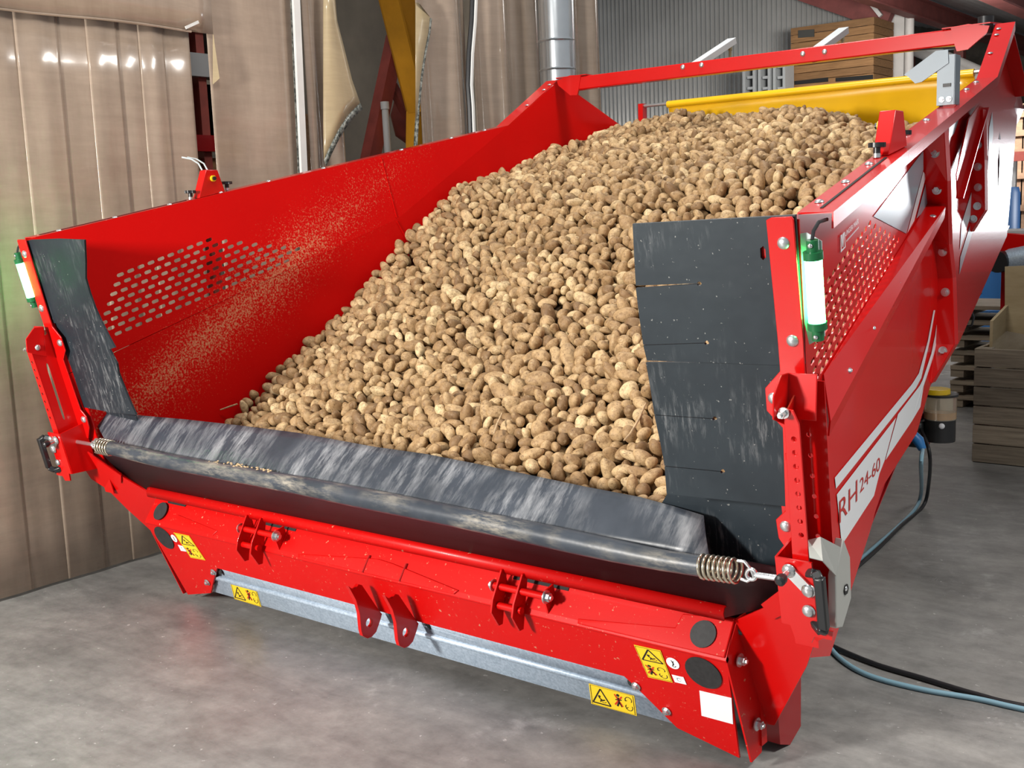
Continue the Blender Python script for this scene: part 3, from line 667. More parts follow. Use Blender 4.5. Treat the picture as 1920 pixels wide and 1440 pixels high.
    rib([(1728, 262), (1732, 339), (1736, 385), (1750, 450), (1757, 521), (1752, 646), (1743, 715)], [(1769, 236), (1775, 339), (1776, 385), (1778, 458), (1785, 521), (1789, 646), (1746, 718)])
    rib([(1823, 222), (1819, 300), (1819, 365), (1816, 430)], [(1842, 205), (1845, 300), (1846, 394), (1820, 434)])
    # diagonal stiffener between the ribs
    P = [at_side(*q)+Vector((.03, 0, 0)) for q in ((1779, 372), (1777, 328), (1800, 225), (1822, 196), (1829, 204))]
    dg = MB().prism([MIR(q, s) for q in P], (s*.005, 0, 0)).build('diagonal_stiffener', 'red', hop, smooth=0)
    MB().bar(MIR(P[0]+Vector((.012, 0, 0)), s), MIR(P[4]+Vector((.012, 0, 0)), s), .03, .006, up=(0, .3, 1)).build('stiffener_edge', 'red', dg)
    # --- clamp strip along the front edge with ears
    R_in = [(1440, 412), (1449, 407), (1487, 405), (1491, 410), (1510, 640), (1513, 705), (1522, 1010), (1520, 1045), (1490, 1045), (1463, 1006), (1458, 972), (1476, 955), (1471, 800), (1441, 768), (1438, 726), (1466, 694), (1462, 640)]
    pts = [at_front(*p) for p in R_in]; xz = [(s*P.x, P.z) for P in pts]
    cs = plate('clamp_strip', xz, [], lambda x, z: Vector((x, FY(z)-.005, z)), NF*.006, 'red', hop, bevel=.0015)
    hd = MB().dome((0, 0, 0), NF, .0155, .009, 16).build('bolt', 'bolt_zinc', cs)
    rep(hd, [MIR(at_front(*p, -.011), s) for p in ((1469, 456), (1486, 639), (1451, 747), (1473, 987))])
    # --- front flange of the side panel behind the rubber
    plate('front_flange', [(s*1.60, .50), (s*1.60, 1.60), (s*1.715, 1.62), (s*1.69, 1.0), (s*1.665, .50)], [], lambda x, z: Vector((x, FY(z)+.014, z)), (0, .005, 0), 'red', hop)
    # margin plate joining flange and wall (carries the outward bolts)
    def mp(y, z): return Vector((s*(SX(max(y, -.3), z)+.006), y, z))
    mg = [(FY(1.15)+.02, 1.16), (-.10, 1.10), (-.06, .55), (FY(.5)+.02, .5)]
    mgp = plate('wall_margin', mg, [slot((-.17, z), (.3, .95), .035, .008) for z in (.95, .85, .70)], mp, (s*.005, 0, 0), 'red', hop)
    hb = MB().hexbolt((0, 0, 0), (s, 0, 0), .012, .014).build('bolt', 'bolt_zinc', mgp)
    rep(hb, [mp(-.18, z)+Vector((s*.006, 0, 0)) for z in (1.07, .78)])
    # --- height adjusting slider: channel open to the outside
    fr_ = [(1471, 775), (1478, 766), (1488, 768), (1500, 795), (1519, 1060), (1488, 1060)]
    P = [at_front(*p, -.105) for p in fr_]
    holes = []
    for i in range(8):
        t = i/7; q = at_front(1490+14*t, 822+180*t, -.105); holes.append(circ(s*q.x, q.z, .0065, 8))
    sl = plate('height_slider', [(s*p.x, p.z) for p in P], holes, lambda x, z: Vector((x, FY(z)-.105, z)), NF*.005, 'red', hop, bevel=.001)
    a_, c_ = P[0], P[-1]
    web = [MIR(Vector((a_.x, FY(a_.z)-.105, a_.z)), s), MIR(Vector((c_.x, FY(c_.z)-.105, c_.z)), s), MIR(Vector((c_.x, FY(c_.z)-.01, c_.z)), s), MIR(Vector((a_.x, FY(a_.z)-.01, a_.z+.07)), s)]
    def wf(u, v):    # u: 0 front..1 back, v: 0 bottom..1 top
        return (web[1].lerp(web[2], u)).lerp(web[0].lerp(web[3], u), v)
    plate('web', [(0, 0), (1, 0), (1, 1), (0, 1)], [slot((.42, .47), (0, 1), .60, .12, 5)], wf, (s*.004, 0, 0), 'red', sl)
    bk = [Vector((a_.x, 0, a_.z+.07)), Vector((a_.x+.065, 0, a_.z+.07)), Vector((c_.x+.065, 0, c_.z)), Vector((c_.x, 0, c_.z))]
    hl = [circ(s*(c_.x+.03+.0*t), c_.z+.06+t*(a_.z-c_.z-.02), .0065, 8) for t in np.linspace(0, 1, 8)]
    plate('back_flange', [(s*p.x, p.z) for p in bk], hl, lambda x, z: Vector((x, FY(z)-.012, z)), NF*.004, 'red', sl)
    # cap bracket with pin at the slider's upper end
    t0 = [at_front(*p, -.085) for p in ((1470, 765), (1476, 722), (1488, 706), (1520, 702), (1528, 708), (1530, 765))]
    cb_ = MB(); v = [MIR(Vector((p.x-.004, FY(p.z)-.108, p.z)), s) for p in t0]
    zt = t0[2].z; xi = t0[0].x-.008
    cb_.prism([MIR(Vector((xi, FY(zt)-.03, zt)), s), MIR(Vector((xi, FY(zt)-.075, zt)), s), MIR(Vector((xi, FY(zt)-.115, zt-.045)), s), MIR(Vector((xi, FY(zt)-.115, zt-.10)), s), MIR(Vector((xi, FY(zt)-.03, zt-.13)), s)], (s*.005, 0, 0))
    cb_.prism([MIR(Vector((xi, FY(zt)-.035, zt)), s), MIR(Vector((xi+.075, FY(zt)-.035, zt)), s), MIR(Vector((xi+.075, FY(zt)-.04, zt-.11)), s), MIR(Vector((xi, FY(zt)-.04, zt-.11)), s)], (0, .005, 0))
    cb_ = cb_.build('cap_bracket', 'red', hop, bevel=.002)
    pz = zt-.085; pp = MIR(Vector((xi-.001, FY(pz)-.085, pz)), s); MB().dome(pp, (-s, 0, 0), .013, .008).build('pin_head', 'bolt_zinc', cb_)
    pp = MIR(Vector((xi+.02, FY(pz)-.112, pz)), s); MB().hexbolt(pp, NF, .009, .02).build('pin_nut', 'bolt_zinc', cb_)
    # sleeve at the lower end
    fz0, fz1 = .618, .80; x0, x1 = 1.640, 1.733
    sv = MB()
    def SP(x, off, z): return Vector((s*x, FY(z)+off, z))
    for (xa, oa, xb, ob) in ((x0, -.125, x1, -.125), (x0, -.125, x0, -.005), (x0, -.005, x1, -.005)):
        q = [SP(xa, oa, fz0), SP(xb, ob, fz0), SP(xb, ob, fz1+(.03 if xa == xb or oa == -.005 else 0)), SP(xa, oa, fz1+(.0 if oa == -.125 else .03))]
        sv.add(q, [(0, 1, 2, 3)])
    sv = sv.build('sleeve', 'red', hop, solid=.006, smooth=0)
    tb = MB().prism([SP(x0+.02, -.128, fz0+.005), SP(x1+.04, -.128, fz0+.005), SP(x1+.035, -.128, fz0-.02), SP(x1-.01, -.128, fz0-.02), SP(x1-.02, -.128, fz0-.04), SP(x0+.03, -.128, fz0-.035)], (0, .006, 0)); tb.build('tab', 'red', sv)
    if s > 0:
        for z in (fz0+.05,): MB().dome(SP(x1-.018, -.13, z), NF, .017, .011, 16).build('bolt', 'bolt_zinc', sv)
    else:
        for z in (fz0+.045, fz1-.03): MB().dome(SP(x1-.012, -.13, z), NF, .014, .009, 16).build('bolt', 'bolt_zinc', sv)
    # chrome latch lever with black knob
    a1 = SP(x0+.035, -.132, fz1-.03); a2 = SP(x1-.012, -.132, fz1-.075)
    lv = MB(); lv.bar(a1, a2, .03, .006, up=NF); lv.dome(a1, NF, .019, .012, 14); lv.dome(a2, NF, .019, .012, 14); lv = lv.build('latch_lever', 'zinc', sv)
    kn = MB(); kn.tube([a1, a1+NF*.035], .009, 10); kn.build('latch_pin', 'zinc', sv)
    kn = MB(); kn.tube([a1+NF*.03, a1+NF*.04, a1+NF*.055, a1+NF*.06], [.009, .014, .014, .008], 12); kn.build('latch_knob', 'black_plastic', sv)
    # black pull handle beside the sleeve
    hx = x1+.035
    hp = [SP(x1-.01, -.12, .635), SP(hx-.02, -.14, .625), SP(hx-.005, -.155, .638), SP(hx-.005, -.155, .765), SP(hx-.02, -.14, .778), SP(x1-.01, -.12, .768)]
    b = MB()
    for i in range(len(hp)-1): b.bar(hp[i], hp[i+1]+(hp[i+1]-hp[i])*.08, .022, .024, up=(s, 0, 0))
    b.build('pull_handle', 'black_plastic', hop, bevel=.004)
    # --- gusset plate from the post to the beam end, slanting backwards
    T1, V1, B1 = Vector((1.385, -.085, .477)), Vector((1.711, -.2, .559)), Vector((1.42, .081, .122))
    gn = (V1-T1).cross(B1-T1).normalized()
    def og(px): d = ray(*px); return Vector(CAM+d*((np.array(T1)-CAM)@np.array(gn))/(d@np.array(gn)))
    gp = [(1375, 1165), (1432, 1140), (1434, 1130), (1500, 1085), (1540, 1090), (1558, 1190), (1527, 1205), (1512, 1250), (1452, 1360), (1430, 1357), (1385, 1215)]
    g_ = MB().prism([MIR(og(p), s) for p in gp], MIR(gn*.006, s)).build('gusset_plate', 'red', hop, smooth=0)
    sg = -1 if gn.y > 0 else 1
    b = MB(); b.prism([MIR(og(p)+gn*sg*.008, s) for p in ((1430, 1130), (1480, 1092), (1492, 1140), (1452, 1158))], MIR(gn*.006, s)); b.build('doubler', 'red', g_, smooth=0)
    # stand leg behind
    lg = MB(); lg.prism([(s*1.36, .12, .24), (s*1.36, .30, .24), (s*1.36, .30, .03), (s*1.36, .22, .0), (s*1.36, .15, .03)], (s*.05, 0, 0)); lg.build('stand_leg', 'red_dark', hop)
    # --- LED lamp on its plate, outside the strip
    pl_ = [(1500, 438), (1513, 436), (1541, 452), (1547, 630), (1518, 646), (1508, 600)]
    P = [at_front(*p, .02) for p in pl_]
    lp = plate('lamp_plate', [(s*p.x, p.z) for p in P], [], lambda x, z: Vector((x, FY(z)+.018, z)), (0, .003, 0), 'light_plate', hop)
    a_, c_ = at_front(1525, 486, -.005), at_front(1532, 603, -.005); dd = (c_-a_).normalized()
    MB().tube([MIR(a_, s), MIR(c_, s)], .0195, 18).build('led_tube', 'led_green', lp)
    for p_, q_ in ((a_, -1), (c_, 1)):
        b = MB(); b.tube([MIR(p_, s), MIR(p_+dd*.018*q_, s)], .023, 14); b.tube([MIR(p_+dd*.018*q_, s), MIR(p_+dd*.045*q_, s)], .014, 10); b.build('lamp_cap', 'led_cap', lp)
        MB().dome(MIR(p_+dd*.034*q_, s)+NF*.014, NF, .006, .004, 8).build('screw', 'zinc', lp)
    b = MB(); b.tube([MIR(a_-dd*.045, s), MIR(a_-dd*.065, s)+Vector((0, .01, .0)), MIR(a_-dd*.085, s)+Vector((s*.005, .03, .0)), MIR(a_-dd*.09, s)+Vector((s*.008, .07, .0))], .0045, 8); b.build('lamp_lead', 'cable_black', lp)

# --- right wall decals
def decal(name, px, mat, off=.0062):
    P = [at_side(*p) for p in px]; b = MB(); b.add([p+Vector((off, 0, 0)) for p in P], [tuple(range(len(P)))]); return b.build(name, mat, hop, smooth=0)
D8 = lambda L: [(1520+.2917*x, 640+.2917*y) for x, y in L]
decal('stripe_decal', D8([(142, 875), (150, 945), (665, 300), (640, 275)]), 'decal_white'); decal('stripe_decal', D8([(640, 275), (665, 300), (700, 235), (755, 0), (790, -200), (780, -200), (742, 0), (685, 205)]), 'decal_white')
decal('name_decal', D8([(155, 983), (537, 490), (465, 760), (430, 850), (395, 990), (187, 1308)]), 'decal_white')
decal('stripe_decal', D8([(550, 468), (690, 285), (708, 250), (765, 80), (790, -40), (812, -200), (832, -200), (815, -40), (775, 110), (715, 290), (695, 420), (640, 512), (470, 762), (480, 720)]), 'decal_white')
decal('wedge_decal', [(1634, 406), (1728, 283), (1728, 318), (1696, 438)], 'decal_grey'); decal('wedge_decal', [(1736, 331), (1737, 388), (1715, 410)], 'decal_grey')
decal('stripe_decal', [(1728, 322), (1733, 330), (1711, 414), (1698, 437)], 'decal_white')
decal('rear_stripe_decal', [(1797, 470), (1800, 420), (1838, 300), (1840, 330)], 'decal_white'); decal('rear_stripe_decal', [(1796, 515), (1798, 482), (1840, 345), (1838, 380)], 'decal_grey')
decal('wedge_decal', [(1776, 262), (1777, 232), (1798, 215), (1786, 250)], 'decal_grey')
decal('rear_stripe_decal', [(1850, 330), (1852, 240), (1858, 210), (1860, 250)], 'decal_grey')
def text_on(name, body, O, U, V, mat, off, font_scale=1.0, shear=0.):
    cu = bpy.data.curves.new('lettering', 'FONT'); cu.body = body; cu.size = 1; cu.shear = shear
    t = bpy.data.objects.new('lettering', cu); col.objects.link(t); dg = bpy.context.evaluated_depsgraph_get(); dg.update()
    me = bpy.data.meshes.new_from_object(t.evaluated_get(dg)); bpy.data.objects.remove(t)
    xs = [v.co.x for v in me.vertices]; ys_ = [v.co.y for v in me.vertices]; wd = max(xs)-min(xs); ht = max(ys_)-min(ys_); x0 = min(xs); y0 = min(ys_)
    for v in me.vertices: v.co = O+U*((v.co.x-x0)/wd)+V*((v.co.y-y0)/ht)+off
    me.materials.clear(); me.materials.append(MATS[mat]); me.name = name
    return link(name, me, None, hop)
simple('decal_red', (.42, .02, .015), .35)
off = Vector((.0075, 0, 0))
O = at_side(1569, 982); U = at_side(1603, 938)-O; V = at_side(1569, 940)-O
text_on('lettering', 'RH', O, U, V, 'decal_red', off)
O = at_side(1608, 925); U = at_side(1646, 879)-O; V = at_side(1608, 899)-O
text_on('lettering', '24-60', O, U, V, 'decal_red', off)
O = at_side(1580, 444); U = at_side(1605, 419)-O; V = at_side(1580, 434)-O
text_on('lettering', 'UNGER MAIR', O, U, V, 'decal_white', off)
b = MB()
for k in range(13):
    A_, B_ = (1582+24*k/13, 454-27*k/13), (1582+24*(k+.62)/13, 454-27*(k+.62)/13)
    b.add([at_side(A_[0], A_[1])+off, at_side(*B_)+off, at_side(B_[0], B_[1]-3.2)+off, at_side(A_[0], A_[1]-3.2)+off], [(0, 1, 2, 3)])
b.build('small_print', 'decal_white', hop, smooth=0)
b = MB(); Q = lambda L: [at_side(1550+x*100/1440, 380+y*100/1440)+off for x, y in L]
b.add(Q([(305, 880), (325, 870), (330, 1270), (310, 1350)]), [(0, 1, 2, 3)]); b.add(Q([(310, 1350), (330, 1270), (420, 1185), (440, 1200)]), [(0, 1, 2, 3)]); b.add(Q([(400, 790), (415, 800), (440, 1200), (420, 1185)]), [(0, 1, 2, 3)])
b.add(Q([(325, 870), (345, 855), (375, 1200), (355, 1200)]), [(0, 1, 2, 3)]); b.add(Q([(360, 850), (400, 790), (375, 1200), (365, 1180)]), [(0, 1, 2, 3)])
b.build('maker_mark', 'decal_white', hop, smooth=0)

# --- rubber flaps
def flap(name, px, holes_px, off, ribpx=None, cut=(), label=None, curl=None):
    P = [at_front(*p, off) for p in px]; xz = [(p.x, p.z) for p in P]; H_ = []
    for q in holes_px:
        k = [at_front(*p, off) for p in q]; H_.append([(p.x, p.z) for p in k])
    fm = (lambda x, z: Vector((x, FY(z)+off+(curl(x, z) if curl else 0), z)))
    return plate(name, xz, H_, fm, -NF*.008, 'rubber', hop, label=label)
def slit(x0, y0, x1, y1, w0=2.2, r=4.5):
    a = [(x0, y0-w0), (x1-r, y1-.7), (x1-r*.5, y1-r*.8), (x1+r*.4, y1-r*.9), (x1+r, y1), (x1+r*.4, y1+r*.9), (x1-r*.5, y1+r*.8), (x1-r, y1+.7), (x0, y0+w0)]
    return a
s1 = slit(1192, 538, 1311, 532, 2.5); s2 = slit(1206, 647, 1325, 643, .7)
flap('rubber_flap', [(1491, 403), (1440, 406), (1186, 420), (1188, 460)]+s1+[(1198, 590)]+s2+[(1213, 676), (1468, 685), (1508, 684)], [[(1425, 466), (1431, 461), (1435, 468), (1436, 482), (1431, 488), (1426, 483)]], .004, label='upper right rubber flap with two slits')
s3 = slit(1227, 778, 1340, 785, .7); s4 = slit(1246, 874, 1355, 884, .8)
flap('rubber_flap', [(1508, 678), (1468, 679), (1211, 680), (1218, 720)]+s3+[(1238, 830)]+s4+[(1250, 926), (1478, 950), (1522, 950)], [], .013, label='middle right rubber flap with two slits')
flap('rubber_flap', [(1520, 936), (1480, 940), (1252, 924), (1240, 945), (1330, 1095), (1480, 1110), (1540, 1110)], [], .13, label='lower right rubber flap')
wv = lambda x, z: .012*math.sin(9*z+3*x)+.03*max(0, (x+1.45))
flap('rubber_flap', [(48, 452), (56, 450), (108, 448), (158, 450), (160, 490), (160, 522), (168, 550), (178, 578), (188, 600), (203, 630), (215, 652), (205, 655), (196, 625), (105, 606), (92, 606), (60, 505)], [], .004, label='upper left rubber flap, scuffed and curling inwards')
flap('rubber_flap', [(92, 604), (105, 606), (192, 615), (205, 655), (219, 682), (222, 700), (236, 735), (245, 757), (255, 778), (212, 774), (158, 764), (140, 760)], [], .013, label='middle left rubber flap, scuffed')
flap('rubber_flap', [(136, 752), (160, 762), (252, 777), (262, 800), (240, 860), (225, 880), (175, 870)], [], .10, label='lower left rubber flap')
# front apron: a sheet that leans in over the heap
topx = [(168, 767), (250, 778), (350, 787), (450, 799), (560, 812), (700, 838), (800, 853), (900, 872), (1000, 892), (1100, 913), (1200, 933), (1260, 950), (1318, 968)]
botx = [(205, 835), (265, 848), (380, 868), (490, 888), (600, 908), (740, 935), (840, 955), (930, 975), (1025, 995), (1115, 1012), (1210, 1026), (1265, 1035), (1331, 1042)]
b = MB(); vs = []; nr = 6
for (a_, c_) in zip(topx, botx):
    e_ = abs(a_[0]-743)/575; T = at_y(*a_, -.085-.07*e_**3); B_ = at_y(*c_, -.235)
    for j in range(nr+1):
        t = j/nr; p = T.lerp(B_, t)+Vector((0, -.004*math.sin(math.pi*t)+.005*math.sin(6*T.x+2*t), 0)); vs.append(p)
n = len(topx)
b.add(vs, [(i*(nr+1)+j, (i+1)*(nr+1)+j, (i+1)*(nr+1)+j+1, i*(nr+1)+j+1) for i in range(n-1) for j in range(nr)])
ap = b.build('rubber_apron', 'rubber_apron', hop, smooth=60, solid=.006, label='scuffed black rubber apron across the front')
# lower dark rubber board
b = MB(); Pz = [at_y(205, 842, -.20), at_y(1478, 1095, -.20), at_y(1478, 1108, -.20), at_y(1378, 1166, -.115), at_y(1355, 1160, -.115), at_y(300, 945, -.115), at_y(240, 905, -.15)]
for s_, nm in ((0, 0),):
    x0, x1 = -1.60, 1.60
    pr = [(-.205, .715), (-.195, .68), (-.15, .60), (-.10, .50)]
    vs = []
    for (y, z) in pr:
        wx = 1.60-.42*max(0, (.62-z)/.12)*.6 if z < .62 else 1.60
        vs += [(-wx, y, z), (wx, y, z)]
    b.add(vs, [(2*i, 2*i+1, 2*i+3, 2*i+2) for i in range(len(pr)-1)])
b.build('rubber_board', 'rubber_maroon', hop, solid=.008, smooth=60)
# tension tube with springs, hooks and threaded rods
tp = [(207, 840), (300, 862), (420, 885), (560, 910), (700, 938), (850, 968), (1000, 1000), (1150, 1032), (1240, 1050), (1323, 1063)]
yy = [-.292, -.285, -.275, -.268, -.265, -.266, -.27, -.278, -.285, -.292]
pa = [at_y(*p, y) for p, y in zip(tp, yy)]
path = []; rr = []
for i in range(len(pa)-1):
    for k in range(5): path.append(pa[i].lerp(pa[i+1], k/5)); t = (i+k/5)/9; rr.append(.0285+.006*math.sin(math.pi*t)+.0010*math.sin(19*t))
path.append(pa[-1]); rr.append(.0285)
tube = MB().tube(path, rr, 20).build('tension_tube', 'rubber_tube', hop, smooth=60, label='dusty rubber tube stretched across the front on springs')
def coil(p0, p1, r, turns, wire):
    d = (p1-p0); u = d.normalized().orthogonal().normalized(); v = d.normalized().cross(u); n = int(turns*14)
    return [p0+d*(i/n)+r*(math.cos(2*math.pi*turns*i/n)*u+math.sin(2*math.pi*turns*i/n)*v) for i in range(n+1)]
for end, (cx, cy), turns, rod, eye in ((pa[-1], (1383, 1071), 7, (1480, 1087), (1409, 1077)), (pa[0], (186, 836), 5, (143, 828), (176, 834))):
    c_ = at_y(cx, cy, -.293); MB().tube(coil(end.lerp(c_, -.12), c_, .031, turns, .0035), .0047, 8).build('spring', 'spring_steel', tube, smooth=70)
    e = at_y(*eye, -.293); r0 = at_y(*rod, -.293); d = (c_-end).normalized()
    r0 = e+(r0-e)*min(1, (1.638-abs(e.x))/max(abs(r0.x)-abs(e.x), .01))
    hk = [c_+Vector((0, 0, .028)), c_+d*.02+Vector((0, 0, .028)), e+Vector((0, 0, .012)), e+d*.008-Vector((0, 0, .008)), e-d*.012-Vector((0, 0, .02)), e-d*.03-Vector((0, 0, .016))]
    MB().tube(hk, .0048, 8).build('hook', 'zinc', tube, smooth=70)
    ring = [e+.014*(math.cos(a)*d+math.sin(a)*Vector((0, 0, 1))) for a in np.linspace(0, 2*math.pi, 17)]
    b = MB(); b.tube(ring, .0055, 8); b.build('eye', 'zinc', tube, smooth=70)
    b = MB(); b.cyl(e+d*.014, r0, .0085, 12); b.dome(r0, -d if cx > 900 else d, .012, .006); b.build('rod', 'zinc', tube, smooth=50)
# grit lying on the tube and beam
for (p_, n_) in ((path[12], 26), (path[10], 16)):
    b = MB()
    for k in range(n_):
        q = p_+Vector((random.uniform(-.10, .10), random.uniform(-.005, .02), .032+random.uniform(-.003, .002))); b.dome(q, (0, 0, 1), random.uniform(.003, .007), .004, 6)
    g = b.build('grit', 'grit', tube); g['kind'] = 'stuff'

# --- grey cover on the right post
pf = [(-.29, .615), (-.25, .605), (-.195, .665), (-.205, .775), (-.25, .835), (-.295, .75)]
b = MB(); b.prism([(1.742, y, z) for y, z in pf], (.022, 0, 0)); cvr = b.build('grey_cover', 'cover_grey', hop, bevel=.003)
L_ = [at_y(1515, 1013, -.34), at_y(1538, 1007, -.34), at_y(1542, 1052, -.375), at_y(1518, 1046, -.385), at_x(1575, 1026, 1.764), at_x(1567, 1080, 1.764)]
b = MB(); b.add(L_, [(0, 1, 2, 3), (1, 4, 5, 2)]); b.build('cover_lid', 'cover_grey', cvr, solid=.003, smooth=0)
MB().cyl((1.763, -.235, .70), (1.767, -.235, .70), .014, 6).build('cover_hole', 'dark', cvr); MB().dome((1.766, -.238, .703), (1, 0, 0), .007, .004).build('cover_screw', 'zinc', cvr)

# --- front beam
FB = lambda z: -.154+.414*(.402-z)
NB = Vector((0, -1, -.414)).normalized()
outl = [(-1.39, .402), (-1.35, .033), (-1.152, .083), (-1.04, .205), (-1.005, .238)]+[(1.005, .238), (1.04, .205), (1.152, .083), (1.35, .033), (1.39, .402)]
bmm = plate('front_beam', outl, [], lambda x, z: Vector((x, FB(z), z)), (0, .008, 0), 'red_beam', hop, bevel=.0)
Y3, Z3 = -.085, .500; Y4, Z4 = -.154, .402
def TOP(x, t, h=0.):       # t: 0 at the lip, 1 at the front edge
    n_ = Vector((0, -(Z3-Z4), -(Y4-Y3)*-1)); n_ = Vector((0, -(Z3-Z4), (Y3-Y4))).normalized()
    return Vector((x, Y3+(Y4-Y3)*t, Z3+(Z4-Z3)*t))+n_*h
b = MB(); b.add([TOP(-1.385, 0), TOP(1.385, 0), TOP(1.39, .90), TOP(-1.39, .90), Vector((-1.39, Y4-.001, Z4-.004)), Vector((1.39, Y4-.001, Z4-.004))], [(0, 1, 2, 3), (3, 2, 5, 4)])
tpl = b.build('beam_top', 'red_beam', hop, solid=.006, bevel=0, smooth=0)
MB().tube([(-1.39, Y4+.006, Z4-.003), (1.39, Y4+.006, Z4-.003)], .0085, 12).build('beam_edge', 'red_beam', bmm)
# lip along the top
b = MB(); pr = [(-.075, .535), (-.095, .552), (-.138, .546), (-.146, .532), (-.140, .510)]
for a0, a1 in ((-1.378, 1.378),): b.add([(x, y, z) for y, z in pr for x in (a0, a1)], [(2*i, 2*i+1, 2*i+3, 2*i+2) for i in range(len(pr)-1)])
lip = b.build('beam_lip', 'red_beam', hop, solid=.006, smooth=60)
b = MB(); b.add([(-1.20, -.135, .512), (1.20, -.135, .512), TOP(1.20, .05), TOP(-1.20, .05)], [(0, 1, 2, 3)]); b.build('lip_fillet', 'red_beam', lip, solid=.004)
b = MB(); b.box((0, -.04, .49), (2.74, .06, .02)); b.build('beam_gap', 'dark', lip)
# end plates, feet and bolts
for s in (1, -1):
    ep = [(Y4, Z4), (Y3, Z3), (-.03, .50), (.075, .12), (.065, .035), (.0, .03)]
    e = MB().prism([(s*1.384, y, z) for y, z in ep], (s*.006, 0, 0)).build('end_plate', 'red_beam', hop)
    MB().prism([(s*1.384, .055, .06), (s*1.384, .03, .48), (s*1.384, .05, .48), (s*1.384, .09, .06)], (s*.012, 0, 0)).build('end_flange', 'red_beam', e)
    for q in ((1388, 1238), (1420, 1358)):
        P = at_x(*q, 1.40); MB().hexbolt(Vector((s*1.398, P.y, P.z)), (s, 0, 0), .013, .018).build('bolt', 'bolt_zinc', e)
    u = circ(0, 0, 1, 24)
    pT = TOP(s*1.306, .55, .0105); ex, ey = Vector((1, 0, 0)), (TOP(0, 1)-TOP(0, 0)).normalized()
    MB().prism([pT+.040*(x*ex+y*ey) for x, y in u], ex.cross(ey).normalized()*-.003).build('plug', 'black_cap', bmm)
    pF = Vector((s*1.303, FB(.335), .335))+NB*.001; ey = Vector((0, .414, -1)).normalized()
    MB().prism([pF+.058*x*ex+.058*y*ey for x, y in u], NB*.003).build('plug', 'black_cap', bmm)
# raised pressings on the beam top
def press(pts, h=.009):
    b = MB(); a = [TOP(x, t, .003) for x, t in pts]; c_ = [TOP(x+(.02 if i == 0 else 0), t, h) for i, (x, t) in enumerate(pts)]
    n = len(pts); cen = sum((Vector(p) for p in a), Vector())/n
    c_ = [p.lerp(cen+(p-q)*0+Vector(q-q), .0) for p, q in zip(c_, a)]
    b.add(a+c_, [tuple(range(n)), tuple(range(2*n-1, n-1, -1))]+[(i, (i+1) % n, n+(i+1) % n, n+i) for i in range(n)]); return b.build('pressing', 'red_beam', bmm, bevel=.005)
def tx(px, py):
    d = ray(px, py); n_ = np.array([0, -(Z3-Z4), (Y3-Y4)]); p0 = np.array([0, Y3, Z3]); P = CAM+d*((p0-CAM)@n_)/(d@n_)
    return (P[0], min(1., max(0., (P[2]-Z3)/(Z4-Z3))))
press([tx(556, 1052), tx(562, 1039), tx(712, 1049), tx(740, 1058), tx(862, 1108), tx(850, 1122)])
press([tx(1078, 1184), tx(1086, 1161), tx(1268, 1178), tx(1282, 1152), (1.386, .02), (1.386, .98)])
press([tx(328, 974), tx(336, 966), tx(410, 996), tx(400, 1005)], .007)
# hinge clevises with pins
for k, (c0, bolt) in enumerate((((463, 976), (510, 1004)), ((940, 1078), (1006, 1117)))):
    P = at_y(*c0, -.15); xs_ = (P.x, P.x+.085)
    prof = [(-.125, .535), (-.155, .525), (-.205, .44), (-.215, .40), (-.18, .345), (-.16, .345), (-.15, .40)]
    for x in xs_:
        MB().prism([(x, y, z) for y, z in prof], (.007, 0, 0)).build('hinge_plate', 'red', bmm, bevel=.001)
        MB().prism([(x+.095*(x == xs_[1])-.012*(x == xs_[0]), y, z) for y, z in ((-.12, .50), (-.16, .49), (-.165, .455), (-.15, .41), (-.11, .46))], (.006, 0, 0)).build('hinge_ear', 'red', bmm)
    MB().cyl((xs_[0]-.02, -.165, .472), (xs_[1]+.10, -.165, .472), .012, 14).build('hinge_pin', 'red', bmm)
    MB().cyl((xs_[0]-.01, -.182, .415), (xs_[1]+.02, -.182, .415), .012, 14).build('hinge_tube', 'red', bmm)
    MB().hexbolt((xs_[1]+.103, -.165, .472), (1, 0, 0), .014, .018).build('hinge_bolt', 'bolt_zinc', bmm); MB().hexbolt((xs_[0]-.02, -.165, .472), (-1, 0, 0), .013, .014).build('hinge_bolt', 'bolt_zinc', bmm)
    MB().prism([TOP(xs_[0]+.01, .03, .004), TOP(xs_[1]+.145, .03, .004), TOP(xs_[1]+.145, .22, .004), TOP(xs_[0]+.01, .22, .004)], (0, -.001, .001)).build('slot', 'dark', bmm)
MB().prism([TOP(-1.30, .0, .006), TOP(-1.16, .0, .006), TOP(-1.17, .2, .006), TOP(-1.29, .2, .006)], (0, -.001, .001)).build('slot', 'dark', bmm)
